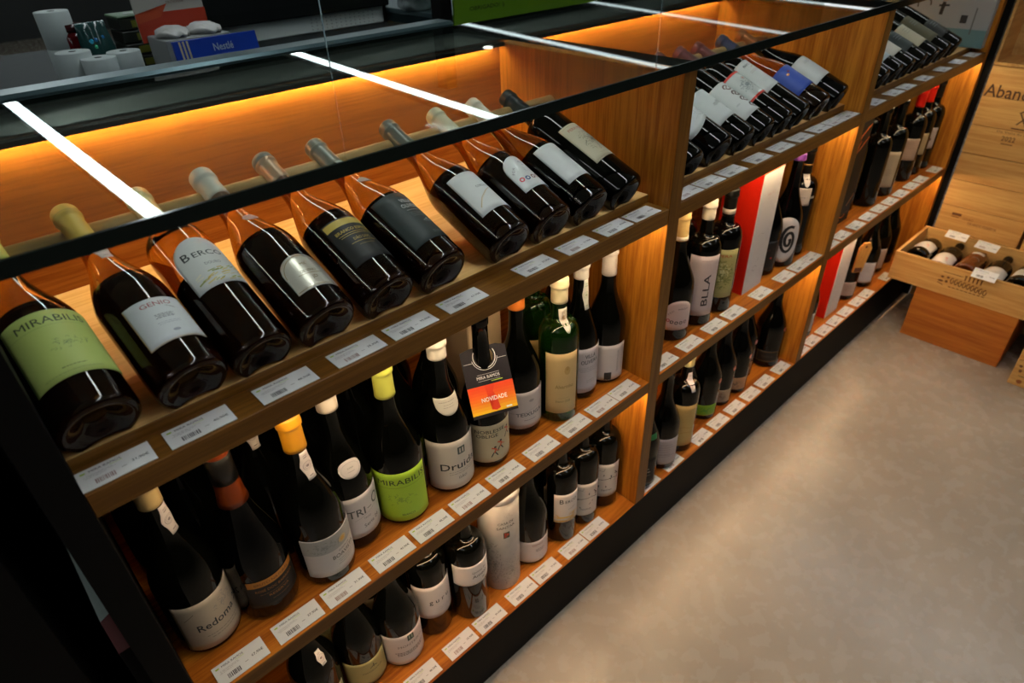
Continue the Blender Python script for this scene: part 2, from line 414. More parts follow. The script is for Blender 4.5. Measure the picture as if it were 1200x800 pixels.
for x, y, wd in ((8.28, 8.81, 'nearer the till'), (13.47, 10.35, 'farther from the till')):
    t = thing('spot_lamp', 'small round ceiling spot, '+wd, 'lamp', (x, y, 3.165), (0, 0, 0), 'ceiling spots')
    bm = bmesh.new(); bmesh.ops.create_cone(bm, cap_ends=True, segments=24, radius1=.095, radius2=.095, depth=.03); bmesh.ops.translate(bm, verts=bm.verts, vec=(0, 0, .0199)); from_bm('lamp_housing', bm, dark_grey, t)
    bm = bmesh.new(); bmesh.ops.create_cone(bm, cap_ends=True, segments=24, radius1=.08, radius2=.08, depth=.009); from_bm('lens', bm, spot_m, t)
# ------------------------------------------------------------------ the wine cabinet
cab = thing('wine_cabinet', 'long oak wine cabinet with glass top, black plinth and three lit bays', 'cabinet', (0, 0, 0))
box('side_panel', (-.034, -.001, 0), (0, .60, zG), black, cab)['label'] = 'black end panel'
box('side_panel', (XE, 0, .10), (XE+.030, .47, zG-.003), oak_z, cab)
box('side_panel', (XE+.030, -.020, 0), (XE+.037, .60, zG), black, cab)['label'] = 'thin black outer panel'
for x in (D1, D2): box('divider', (x, .0006, zC-.001), (x+WD, YB+.001, zG-.003), oak_z, cab); box('shaded_front', (x, -.0008, zC), (x+WD, .0006, zG-.003), oak_shade_z, cab)  # front strip carries painted shade, not a separate banding
box('back_panel', (0, YB, .10), (XE, YB+.018, zG-.001), oak_back, cab)
box('top_rail', (-.002, YB+.001, zG-.045), (XE+.03, .60, zG-.001), mat('rail_black', (.018, .026, .026), .3), cab)
box('plinth', (-.03, .0, 0), (XE+.03, .03, zC-.022), black_matt, cab)
box('plinth_cap', (-.03, -.0012, zC-.1602), (XE-.02, .0, zC), black, cab, 0)
for bx0, bx1 in ((0, D1), (D1+WD, D2), (D2+WD, XE)):
    a, b = bx0+.0003, bx1-.0003
    box('bottom_shelf', (a, .0, zC-.022), (b, YB, zC), oak_x, cab)
    box('middle_shelf', (a, 0, zB-.0288), (b, YB, zB), oak_x, cab)
    box('upper_shelf', (a, .0012, zA-.0312), (b, YB, zA-.0006), oak_x, cab)
    box('shaded_front', (a, 0, zA-.0312), (b, .0485, zA), oak_shade, cab)  # shelf front out of the LED light, its dimness put into the colour
    box('shaded_front', (a, -.0006, zB-.0288), (b, .0006, zB-.0003), oak_shade, cab)
    box('raised_shelf_board', (a, .049, zA+.0002), (b, YB-.0004, zA+.015), oak_pale, cab)
    box('shaded_front', (a, .0480, zA+.0002), (b, .0489, zA+.0150), oak_shade, cab)  # riser front in the same shade-darkened oak
    bm = bmesh.new(); bmesh.ops.create_cone(bm, cap_ends=True, segments=20, radius1=.0115, radius2=.0115, depth=b-a); bmesh.ops.rotate(bm, verts=bm.verts, matrix=Matrix.Rotation(PI/2, 3, 'Y')); bmesh.ops.translate(bm, verts=bm.verts, vec=((a+b)/2, .300, 1.0885))
    from_bm('neck_rail', bm, dowel_wood, cab, True)
    box('led_strip', (a+.02, YB-.0135, zG-.0052), (b-.02, YB-.007, zG-.0026), led_top_m, cab, 0)
    box('led_cover', (a, YB-.0165, zG-.0022), (b, YB, zG-.0008), black, cab, 0); box('led_cover', (a, YB-.0165, zG-.0080), (b, YB-.0150, zG-.0023), black, cab, 0)
    box('led_strip', (a+(.09 if bx0 == 0 else .012), .017, zA-.0350), (b-.012, .022, zA-.0316), led_m, cab, 0)
    box('led_strip', (a+(.09 if bx0 == 0 else .012), .017, zB-.0325), (b-.012, .022, zB-.0291), led_m, cab, 0)
def glass_top():
    for i, (x0, x1) in enumerate(((-.034, D1+WD/2), (D1+WD/2+.001, D2+WD/2), (D2+WD/2+.001, XE+.04))):
        bm = bmesh.new(); z0, z1 = zG, zG+.013
        y0, y1 = -.004, .600
        vs = [bm.verts.new(p) for p in ((x0,y0,z0),(x1,y0,z0),(x1,y1,z0),(x0,y1,z0),(x0,y0,z1),(x1,y0,z1),(x1,y1,z1),(x0,y1,z1))]
        for j, f in enumerate(((0,3,2,1),(4,5,6,7),(0,1,5,4),(1,2,6,5),(2,3,7,6),(3,0,4,7))):
            fc = bm.faces.new([vs[k] for k in f]); fc.material_index = (2, 0, 1, 1, 1, 1)[j]
        from_bm('glass_pane', bm, (sheet, glass_edge_m, see_through), cab)
    box('pane_edge', (-.036, -.0075, zG-.0005), (XE+.04, -.004, zG+.0150), glass_edge_m, cab, 0)
glass_top()
# ------------------------------------------------------------------ price tags
def tag_ops(price, seed):
    rd = random.Random(seed); o = []
    o.append(('r', -32, 10.2, -27, 12.6, '9dbb2c'))
    o.append(('t', 'MIRA RAMOS', -8, 9.6, 3.6, '2b2a2c', 31))
    o.append(('r', -5, 7.6, 8, 8.2, 'a9c441'))
    o += small_lines(-31, 4, 4.8, 2, 1.9, '8a8684', .5, seed)
    o += small_lines(-31, -8, 0.8, 1, 1.9, '8a8684', .5, seed+3)
    x = -22
    dk = rd.choice(['3c3438', '8b6a66', '4a3f44'])
    while x < -3:
        wd = .5+rd.random()*1.1; o.append(('r', x, -12.5, x+wd, -4.5, dk)); x += wd+.5+rd.random()*.7
    o.append(('r', 4, -5.6, 9, -4.7, '8a8684'))
    o.append(('t', price, 23, -4.5, 4.2, '3a3739', 17))
    return o
TAGS = []
for i, pz in enumerate(('37,90€', '99,90€', '48,50€', '31,90€', '67,90€', '25,90€', '40,90€')):
    TAGS.append(tag_ops(pz, 20+i))
bm = bmesh.new(); add_box(bm, (-.036, -.0175, 0), (.036, .0175, .0011), 0)
tag_proto = from_bm('paper', bm, paper('d6d6d4')); tag_mesh = tag_proto.data; bpy.data.objects.remove(tag_proto)
tag_print = []
for ops in TAGS:
    o = render_ops(ops, lambda u, v, l: (u/1000, v/1000, .00125+l*.0001), 'print', None); tag_print.append(o.data); bpy.data.objects.remove(o)
ORD = ['first', 'second', 'third', 'fourth', 'fifth', 'sixth', 'seventh', 'eighth', 'ninth', 'tenth', 'eleventh', 'twelfth']
def price_tag(x, y, z, label, rz=0, rx=0, ry=0, k=0, group=None):
    t = thing('price_tag', label, 'price tag', (x, y, z), (rx, ry, rz), group)
    link('card', tag_mesh, t); link('print', tag_print[k % len(tag_print)], t)
rows = {
 ('top', 'near', zA): [.036, .123, .227, .326, .411, .503, .650, .748, .843, .922],
 ('top', 'middle', zA): [1.062, 1.140, 1.222, 1.327, 1.427, 1.52, 1.612, 1.690, 1.766],
 ('top', 'far', zA): [1.931, 2.060, 2.150, 2.285, 2.44, 2.58, 2.72],
 ('middle', 'near', zB): [.061, .149, .23, .318, .399, .483, .57, .664, .757, .842, .916],
 ('middle', 'middle', zB): [1.060, 1.161, 1.265, 1.353, 1.486, 1.611, 1.694, 1.768],
 ('middle', 'far', zB): [1.885, 1.97, 2.069, 2.16, 2.248, 2.334, 2.427, 2.523, 2.611, 2.745],
 ('bottom', 'near', zC): [.06, .15, .24, .33, .426, .506, .60, .677, .77, .845],
 ('bottom', 'middle', zC): [1.055, 1.160, 1.300, 1.39, 1.478, 1.567, 1.653, 1.753],
 ('bottom', 'far', zC): [1.885, 1.968, 2.056, 2.139, 2.226, 2.322, 2.403, 2.584]}
n_ = 0
for (sh, bay, z), xs in rows.items():
    for i, x in enumerate(xs):
        n_ += 1
        price_tag(x, .0222+random.uniform(-.0005, .0005), z+.0003, f'white barcode price tag, {ORD[i]} from the left on the {sh} shelf of the {bay} bay', random.uniform(-.01, .01), k=n_*3, group=f'price tags on the {sh} shelf, {bay} bay')
# ------------------------------------------------------------------ tilted bottles, near bay
CAPX = {.138: .121, .219: .206, .305: .293, .398: .384, .490: .469, .619: .605, .712: .703, .806: .788, .900: .874, .041: .030,
        1.376: 1.346, 1.457: 1.432, 1.538: 1.505, 1.636: 1.615, 1.735: 1.706, 1.292: 1.270, 1.198: 1.178}
def tilted(label, x, kind='burgundy', glass=None, **k):
    k.setdefault('H', .310)
    if x > 1: k['lab'] = dict(k['lab'], hw=k['lab']['hw']*1.28)
    t = tilted_(label, x, kind, glass, **k)
    yaw = math.asin((x-CAPX.get(x, x-.015))/.283)      # necks point a little to the left
    t.rotation_mode = 'QUATERNION'
    t.rotation_quaternion = (Matrix.Rotation(yaw, 3, 'Z') @ Matrix.Rotation(R_(-65.7), 3, 'X') @ Matrix.Rotation(R_(12 if x < 1 else (3 if x < 1.3 else -14)), 3, 'Z')).to_quaternion()
    return t
def tilted_(label, x, kind='burgundy', glass=None, **k):
    # the bottle lies in the shelf's slope: heel on the raised board, neck on the rail
    return bottle('wine_bottle', label, kind, (x, .0405, zA+.0373+.001+(k.get('r', .0405)-.0405)), glass or glass_brown, tilt=True, **k)
G1, G2, G3 = 'bottles lying on the top shelf, near bay', 'bottles lying on the top shelf, middle bay', 'bottles lying on the top shelf, far bay'
leafy = scribble(2, 42, 22, 8, 34, '7f9457', .5, 5)
tilted('lying bottle with a wide light green label, leftmost on the top shelf', .041, r=.0425, cap=('c9d06a', .06, 'wax'), group=G1, foot=.155,
  lab=L_(.042, .134, 48, 'b4c66c', [('t', 'MIRABILIS', 2, 74, 10, '34402a', 68), ('l', [(-44, 70.5), (44, 70.5)], .4, '8aa05a')] + leafy + small_lines(-14, 14, 12, 1, 2, '5c6f3a', 1) + small_lines(-34, 34, 6, 1, 2, '7b8f50', .6)))
tilted('lying bottle with a plain pale label and red title, second from the left', .138, r=.041, cap=('dfba55', .062, 'matt', ('8d8a80', .012, .0006)), group=G1, foot=.16,
  lab=L_(.040, .104, 34, 'cdd3d6', [('t', 'GENIO', 0, 52, 6.5, 'a05a60', 34), ('l', [(8, 50), (18, 46)], .7, '5a5a60')] + small_lines(-10, 14, 38, 4, 1.8, '6d7480', .9, 3) + small_lines(-12, 14, 26, 2, 2.4, '9aa3ae', .7, 4) + [('l', [(-34, .5), (34, .5)], .8, 'b99a6a'), ('l', [(-33.6, 0), (-33.6, 62)], .8, 'b99a6a'), ('e', 2, 12, 4, 2, '9aa0ac')]),
  neck=[seal(.190, 'c9bdb6', 10, .04)])
gold = []
rg = random.Random(3)
for i in range(46):
    x = rg.uniform(-30, 32); y = rg.uniform(3, 26)+x*.12; gold.append(('l', [(x, y), (x+rg.uniform(4, 9), y+rg.uniform(0, 3))], rg.uniform(.8, 2), rg.choice(['b9a04a', '9aa34a', 'c9b76a', 'd8d6c0', '86904a'])))
tilted('lying bottle with a domed grey label brushed with gold, third from the left', .219, r=.0385, kind='bordeaux', cap=('ecd9a2', .05, 'foil', ('b9a468', .012, .0006)), group=G1, foot=.13,
  lab=L_(.094, .176, 37, 'c6cac9', [('t', 'B', -22, 50, 12, '33383c', 9), ('t', 'ERCO', 5, 50, 8.5, '3c4246', 38), ('t', 'DOURO', 2, 34, 4.4, '7b8288', 20)] + gold, cut='dome'))
tilted('lying bottle with a silver label in a gold arch frame, fourth from the left', .305, r=.0415, cap=('d6d4cb', .052, 'wax'), group=G1, foot=.15,
  lab=L_(.034, .092, 31, 'b3ab95', [('l', arc(0, 28, 29, 27, 0, 180, 18), .8, '8f7a42'), ('l', [(-29, 3), (29, 3)], .8, '8f7a42'), ('t', 'MK', 0, 38, 5, '7a6a34', 9), ('t', 'DE VINO', 0, 26, 4.4, '6f6030', 22), ('t', 'JD', 2, 14, 5, '7a6a34', 8), ('r', -16, 23, 16, 23.8, '8f7a42')], cut='dome', mat=mat('silver_label', (.62, .60, .52), .32, .55)),
  neck=[L_(.172, .186, 11, 'b49a90', [('l', arc(0, 7, 7, 4, 0, 360, 14), .5, '8c6f68')], cut='oval')])
tilted('lying bottle with a black label under a gold band, fifth from the left', .398, r=.0415, cap=('caa78c', .055, 'foil', ('8e8c88', .0115, .011)), group=G1, foot=.145,
  lab=L_(.044, .124, 38, '101211', [('r', -36, 66, 36, 77.6, 'c2ab52'), ('t', 'BRANCO ESPECIAL', 0, 54, 5.2, 'b39c48', 58), ('r', -28, 50, 28, 50.7, 'b39c48'), ('r', -26, 46.6, 26, 47.3, 'b39c48'), ('t', 'DÃO DOC', 0, 36, 4.8, 'a8924a', 26), ('r', -20, 32, 20, 32.7, 'b39c48'), ('r', -12, 26, 12, 26.6, '8d7b3e')]))
tilted('lying bottle with a slate label and bold white title, sixth from the left', .490, r=.042, cap=('8e8e89', .058, 'foil', ('b9b9b2', .014, .0008)), group=G1, foot=.14,
  lab=L_(.036, .134, 42, '1e2a29', [('t', 'VILLA', 6, 76, 7.5, 'c3c9c8', 22), ('t', 'OLIVEIRA', 7, 65, 7.5, 'c3c9c8', 34)] + small_lines(-8, 24, 59, 1, 3, 'a0a8a6', 1) + small_lines(-10, 26, 54, 4, 2.6, '7d8785', .5, 9) + [('l', arc(10, 34, 7, 2.4, 0, 180), .9, '9aa3a0'), ('l', [(4, 33), (18, 33)], .8, '9aa3a0'), ('e', 11, 38, 2, 1.8, '9aa3a0')] + small_lines(0, 22, 12, 2, 3, '5f6c68', .9)),
  neck=[L_(.222, .256, 7, 'c8cbc8', [], cut='seal'), L_(.176, .190, 12, '9c948c', [], cut='oval')])
tilted('lying bottle with a white label crossed by a thin gold curve, seventh from the left', .619, r=.0415, cap=('787b78', .062, 'foil', ('a3a6a2', .014, .0008)), group=G1, foot=.15,
  lab=L_(.046, .130, 40, 'ced2d1', [('t', 'CORTA FOGO', 7, 47, 4.6, '4c5154', 36), ('l', [(-30, 14), (-18, 27), (0, 38), (16, 44), (34, 47)], 1.1, 'b39f78'), ('l', [(-30, 12.6), (-18, 25.4), (0, 36.4)], .5, 'cbb98f')]))
cts = [('t', 'P E N', -20, 42, 4.4, '6d6a74', 14, .9), ('t', 'CTS', 8, 56, 5, '4a4d58', 13), ('t', 'M', 6, 49, 4.4, '4a4d58')] + small_lines(-4, 20, 44, 4, 3, '8c929a', .6, 6)
for i, (c, u) in enumerate((('c0263e', -22), ('1f3f78', -11), ('6b3b34', 1), ('7a2440', 13), ('5c5f3e', 22))):
    v = 24-4.5*math.sin((i+.6)/5*PI)+i*.8; cts += [('l', arc(u, v, 3.6, 3.4, -150, 150, 10)+[(u-3, v-2.4)], 2.0, c)]
tilted('lying bottle with a rounded label of coloured rings, eighth from the left', .712, r=.0415, cap=('e2dcc0', .062, 'matt'), group=G1, foot=.15,
  lab=L_(.056, .130, 34, 'cfd3d3', cts, cut='dome'))
tilted('lying bottle with a cream capsule and blank looking white label, ninth from the left', .806, r=.0415, cap=('ebe4d4', .056, 'matt'), group=G1, foot=.14, glass=glass_olive,
  lab=L_(.044, .130, 40, 'cbcfcf', [('t', 'TEXU', 10, 60, 4.2, '8b9094', 15), ('t', 'DOCI', 10, 54, 4.2, '8b9094', 13)] + small_lines(2, 18, 49, 2, 2.4, 'a3a8ac', .5)))
tilted('lying dark bottle with a cream engraved label, beside the divider', .900, r=.040, glass=glass_dark, kind='bordeaux', cap=('23272a', .062, 'foil', ('9c8c74', .062, .004)), group=G1,
  lab=L_(.066, .160, 38, 'bdb69c', [('t', 'PERA MANCA', 0, 78, 6.2, 'a8403a', 52), ('l', [(-34, 90), (34, 90)], .5, '8f8566'), ('l', [(-33, 4), (33, 4)], .5, '8f8566')] + scribble(0, 44, 26, 26, 150, '6f6d60', .55, 8) + small_lines(-20, 20, 12, 2, 2.2, '8f8a78', .5)))
# ---------------------------------------------------------------- tilted bottles, middle bay
K = dict(kind='bordeaux', glass=glass_dark, r=.0375)
swash = [('l', arc(-14, 44, 7, 9, 30, 300, 14), .7, '98a0a2'), ('l', arc(-4, 38, 5, 12, 60, 330, 12), .7, '98a0a2'), ('l', arc(6, 46, 5, 7, 200, 500, 14), .6, '98a0a2'), ('l', [(-22, 22), (-10, 28), (8, 26)], .5, '98a0a2')] + small_lines(-2, 20, 20, 1, 2, '9da3a5', 1)
tilted('lying dark bottle half hidden by the divider, middle bay', 1.100, cap=('7a4a44', .055, 'foil'), group=G2, lab=L_(.05, .13, 32, 'c7cacb', small_lines(-12, 14, 50, 4, 5, '8c8f92', 1)), **K)
tilted('lying bottle with a wavy edged white script label, middle bay', 1.198, r=.041, kind='burgundy', glass=glass_black, cap=('8a4a48', .055, 'foil'), group=G2, lab=L_(.050, .145, 48, 'c5cbcc', swash, cut='wave'))
def glyph(u, v, s, c):
    return [('l', arc(u, v, 5*s, 4*s, 20, 200, 8), 2.4*s, c), ('l', arc(u+3*s, v-2*s, 5*s, 4*s, 200, 380, 8), 2.2*s, c), ('l', [(u-3*s, v-3*s), (u+4*s, v+2*s)], 1.6*s, c)]
tilted('lying bottle with a white label, grey smudge and small black letter, middle bay', 1.292, cap=('7e4c50', .055, 'foil'), group=G2, lab=L_(.054, .144, 36, 'c6cccc', [('e', 0, 44, 16, 3.4, 'a5abab'), ('e', 6, 49, 9, 2.8, '9ba2a2'), ('e', -10, 41, 7, 2.6, 'abb1b1'), ('t', 'A', 10, 20, 8, '1b3038', 7), ('r', 17, 22, 26, 23.5, '8a9092'), ('r', 17, 25, 24, 26.2, '8a9092')]), **K)
tilted('lying bottle with a white label of four brown flourishes, middle bay', 1.376, cap=('7b4546', .055, 'foil', ('b99b3c', .058, .003)), group=G2, lab=L_(.044, .145, 36, 'c8cccb', glyph(4, 84, 1.5, '6f5552')+glyph(8, 62, 1.5, '54413f')+glyph(10, 40, 1.5, '54413f')+glyph(14, 17, 1.6, '4b3b39')+[('e', -16, 34, 6, 2, 'b2b7b7')]), **K)
horse = scribble(0, 36, 22, 18, 95, '7b8588', .9, 12)+[('e', 6, 58, 6, 4.5, 'b9b2ae'), ('l', arc(6, 58, 6, 4.5, 0, 360, 16), .7, '6f7578'), ('e', 6, 58, 2.6, 2, 'b5655c')]
tilted('lying bottle with a drawing framed by two red bands, middle bay', 1.457, cap=('7c3f46', .055, 'foil', ('c3a04c', .060, .003)), group=G2, lab=L_(.080, .162, 38, 'c0c5c4', horse+[('r', -36, 0, 36, 5.5, 'd2392c'), ('r', -36, 76.5, 36, 82, 'd2392c')]), neck=[L_(.198, .212, 7, 'c3c8c8', [('e', 0, 7, 2, 2, '9aa0a0')], cut='oval')], **K)
tilted('lying bottle with a tall white label of spaced capitals, middle bay', 1.538, cap=('84464a', .055, 'foil', ('c3a04c', .060, .003)), group=G2, lab=L_(.090, .187, 37, 'c9cdcc', [('t', 'BEC', -2, 80, 6, '3f4548', 22), ('l', [(2, 72), (20, 76)], 1.6, 'a98c5a')] + small_lines(-14, 20, 62, 2, 4, 'b09a96', 1.2, 4)+small_lines(-14, 20, 30, 3, 4, 'a9adad', .8, 6)), **K)
tilted('lying bottle with a bright blue label, middle bay', 1.636, r=.039, kind='burgundy', glass=glass_brown, foot=.12, cap=('4a5079', .05, 'foil'), group=G2, lab=L_(.052, .130, 38, '3450a8', [('e', -14, 54, 4, 3.4, 'e0853a'), ('e', -15, 55, 1.6, 1.4, 'f0e2c0'), ('e', -6, 60, 4, 3, '7a3a5a')] + small_lines(6, 20, 48, 3, 2.4, '8fa2d8', .8, 5)))
tilted('lying bottle with a plain white label, middle bay, beside the second divider', 1.735, r=.040, kind='burgundy', glass=glass_black, cap=('b5703f', .055, 'foil'), group=G2, lab=L_(.060, .138, 38, 'cbcecc', small_lines(-12, 10, 62, 3, 3, '8f9496', .9, 5)))
# ---------------------------------------------------------------- tilted bottles, far bay
for i, (x, c, cp, zz, wd) in enumerate(((1.905, 'b9c6c9', '2a2a2a', (.04, .12), 'nearest the second divider'), (1.995, 'b3bec0', '27292c', (.04, .12), 'second from the divider'), (2.085, 'bcc9cc', '222', (.045, .135), 'third from the divider'), (2.175, 'c3bfb3', '33302c', (.05, .12), 'fourth from the divider'), (2.270, '26302f', '222', (.05, .12), 'with a near black label'), (2.365, 'b5ab92', '2c2a22', (.05, .135), 'with a tan label'), (2.465, '4f4a31', '28261c', (.05, .16), 'with a long olive label'), (2.565, '1c1c18', '222', (.05, .12), 'last in the row beside the picture carton'))):
    cp = cp if len(cp) == 6 else '222222'
    tilted('lying dark bottle in the far bay, '+wd, x, cap=(cp, .055, 'foil'), group=G3, lab=L_(zz[0], zz[1], 34, c, small_lines(-16, 16, (zz[1]-zz[0])*800, 3, 8, '6f7478', 1.2, i)), **K)
# ---------------------------------------------------------------- standing bottles
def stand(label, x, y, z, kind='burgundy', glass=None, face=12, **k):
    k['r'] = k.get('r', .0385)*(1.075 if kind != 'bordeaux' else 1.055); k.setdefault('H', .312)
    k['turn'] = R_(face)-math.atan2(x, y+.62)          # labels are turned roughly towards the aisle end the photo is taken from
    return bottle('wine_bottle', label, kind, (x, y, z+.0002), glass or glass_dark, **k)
P1 = 'bottles standing on the middle shelf, near bay'
lb = L_
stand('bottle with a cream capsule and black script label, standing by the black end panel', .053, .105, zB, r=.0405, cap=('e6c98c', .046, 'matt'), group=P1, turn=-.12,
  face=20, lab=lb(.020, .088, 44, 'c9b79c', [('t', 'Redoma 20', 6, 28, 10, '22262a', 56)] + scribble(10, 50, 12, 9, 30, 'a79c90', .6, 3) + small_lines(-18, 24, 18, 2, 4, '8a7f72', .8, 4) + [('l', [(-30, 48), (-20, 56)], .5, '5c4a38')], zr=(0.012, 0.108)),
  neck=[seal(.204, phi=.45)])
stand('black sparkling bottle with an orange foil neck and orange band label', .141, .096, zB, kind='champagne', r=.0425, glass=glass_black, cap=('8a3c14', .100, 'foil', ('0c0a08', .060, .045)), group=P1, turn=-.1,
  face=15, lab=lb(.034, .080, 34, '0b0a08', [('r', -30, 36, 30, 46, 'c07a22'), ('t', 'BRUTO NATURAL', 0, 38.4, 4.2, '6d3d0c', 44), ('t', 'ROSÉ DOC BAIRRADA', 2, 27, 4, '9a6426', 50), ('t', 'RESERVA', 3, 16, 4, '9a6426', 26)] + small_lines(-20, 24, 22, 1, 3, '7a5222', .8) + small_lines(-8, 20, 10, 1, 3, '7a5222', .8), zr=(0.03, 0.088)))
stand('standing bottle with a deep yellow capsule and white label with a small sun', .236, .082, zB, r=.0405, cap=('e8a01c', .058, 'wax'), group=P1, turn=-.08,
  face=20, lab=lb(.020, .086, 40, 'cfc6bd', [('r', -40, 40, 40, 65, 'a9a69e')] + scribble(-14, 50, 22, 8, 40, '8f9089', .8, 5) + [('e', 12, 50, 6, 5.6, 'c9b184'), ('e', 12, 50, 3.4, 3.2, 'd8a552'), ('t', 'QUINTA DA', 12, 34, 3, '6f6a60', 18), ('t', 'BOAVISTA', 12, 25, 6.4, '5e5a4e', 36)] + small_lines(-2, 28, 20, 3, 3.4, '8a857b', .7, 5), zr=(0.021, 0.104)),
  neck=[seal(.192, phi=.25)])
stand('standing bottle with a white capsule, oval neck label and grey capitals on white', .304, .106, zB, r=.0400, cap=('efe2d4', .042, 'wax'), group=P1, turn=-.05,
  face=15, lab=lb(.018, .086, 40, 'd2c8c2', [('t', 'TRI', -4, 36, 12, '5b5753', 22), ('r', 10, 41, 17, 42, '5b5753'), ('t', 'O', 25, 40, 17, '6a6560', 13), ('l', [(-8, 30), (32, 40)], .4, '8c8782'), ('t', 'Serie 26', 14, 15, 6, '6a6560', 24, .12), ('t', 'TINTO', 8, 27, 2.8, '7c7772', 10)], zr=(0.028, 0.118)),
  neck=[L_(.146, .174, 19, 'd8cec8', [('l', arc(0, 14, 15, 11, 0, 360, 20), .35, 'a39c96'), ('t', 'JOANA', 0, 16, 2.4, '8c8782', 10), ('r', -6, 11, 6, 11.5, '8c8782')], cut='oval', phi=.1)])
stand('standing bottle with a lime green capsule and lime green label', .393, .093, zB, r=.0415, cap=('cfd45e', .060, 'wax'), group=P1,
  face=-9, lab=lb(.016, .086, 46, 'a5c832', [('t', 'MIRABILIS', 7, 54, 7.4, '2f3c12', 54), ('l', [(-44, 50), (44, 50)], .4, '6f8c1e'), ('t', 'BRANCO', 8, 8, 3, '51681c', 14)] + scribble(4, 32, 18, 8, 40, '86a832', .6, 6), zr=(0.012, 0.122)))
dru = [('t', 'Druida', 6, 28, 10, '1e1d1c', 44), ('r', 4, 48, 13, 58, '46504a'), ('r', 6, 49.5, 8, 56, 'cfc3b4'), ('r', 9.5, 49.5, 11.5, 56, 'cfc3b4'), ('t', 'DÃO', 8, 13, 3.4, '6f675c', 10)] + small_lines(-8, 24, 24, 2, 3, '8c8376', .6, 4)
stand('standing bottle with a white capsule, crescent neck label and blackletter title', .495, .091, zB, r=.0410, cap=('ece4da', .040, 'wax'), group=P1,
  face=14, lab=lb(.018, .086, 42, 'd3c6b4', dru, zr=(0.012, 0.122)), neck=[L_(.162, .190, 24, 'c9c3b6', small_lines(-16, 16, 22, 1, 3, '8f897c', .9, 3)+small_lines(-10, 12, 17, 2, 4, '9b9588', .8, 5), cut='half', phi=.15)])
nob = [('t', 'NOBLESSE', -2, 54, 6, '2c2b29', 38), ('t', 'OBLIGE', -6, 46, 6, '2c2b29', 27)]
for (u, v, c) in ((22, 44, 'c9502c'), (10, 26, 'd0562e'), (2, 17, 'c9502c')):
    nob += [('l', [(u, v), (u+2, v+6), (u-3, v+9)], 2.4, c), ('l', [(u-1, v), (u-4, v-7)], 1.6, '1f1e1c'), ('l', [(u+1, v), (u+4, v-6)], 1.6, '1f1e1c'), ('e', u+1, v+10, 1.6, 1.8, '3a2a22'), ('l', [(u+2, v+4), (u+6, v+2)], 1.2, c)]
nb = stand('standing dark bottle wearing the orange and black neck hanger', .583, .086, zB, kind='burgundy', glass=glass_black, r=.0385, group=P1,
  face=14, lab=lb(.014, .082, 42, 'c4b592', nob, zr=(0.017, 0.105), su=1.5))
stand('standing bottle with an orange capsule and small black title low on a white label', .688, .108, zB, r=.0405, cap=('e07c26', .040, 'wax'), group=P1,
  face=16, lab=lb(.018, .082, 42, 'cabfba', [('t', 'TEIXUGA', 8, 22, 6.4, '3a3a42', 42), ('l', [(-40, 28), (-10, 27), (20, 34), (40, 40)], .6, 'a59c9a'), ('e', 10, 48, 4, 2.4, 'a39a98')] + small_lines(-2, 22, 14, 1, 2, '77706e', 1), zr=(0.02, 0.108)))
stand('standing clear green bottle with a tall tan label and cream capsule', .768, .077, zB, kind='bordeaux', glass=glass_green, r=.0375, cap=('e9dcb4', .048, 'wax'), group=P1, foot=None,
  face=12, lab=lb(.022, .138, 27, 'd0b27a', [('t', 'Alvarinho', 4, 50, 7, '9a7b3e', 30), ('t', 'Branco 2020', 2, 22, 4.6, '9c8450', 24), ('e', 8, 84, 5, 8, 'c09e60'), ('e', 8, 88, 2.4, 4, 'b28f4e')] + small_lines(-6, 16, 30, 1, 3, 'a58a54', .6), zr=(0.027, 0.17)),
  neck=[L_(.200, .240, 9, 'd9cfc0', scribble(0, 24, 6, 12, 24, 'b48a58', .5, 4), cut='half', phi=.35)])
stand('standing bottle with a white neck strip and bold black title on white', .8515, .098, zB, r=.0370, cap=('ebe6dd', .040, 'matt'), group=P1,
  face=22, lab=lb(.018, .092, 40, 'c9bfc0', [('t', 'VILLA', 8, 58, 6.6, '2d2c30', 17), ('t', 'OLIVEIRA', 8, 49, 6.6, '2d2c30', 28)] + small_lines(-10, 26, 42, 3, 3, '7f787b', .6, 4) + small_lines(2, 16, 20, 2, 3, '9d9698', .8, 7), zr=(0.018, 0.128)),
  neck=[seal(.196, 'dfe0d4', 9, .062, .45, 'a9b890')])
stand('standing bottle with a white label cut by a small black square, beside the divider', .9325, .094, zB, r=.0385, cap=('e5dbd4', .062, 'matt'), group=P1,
  face=4, lab=lb(.014, .088, 42, 'd2c6c0', [('r', 0, 1, 13, 17, '2e2e2b')] + small_lines(22, 27, 60, 18, 2.6, '6f6864', .8, 4), zr=(0.011, 0.1)))
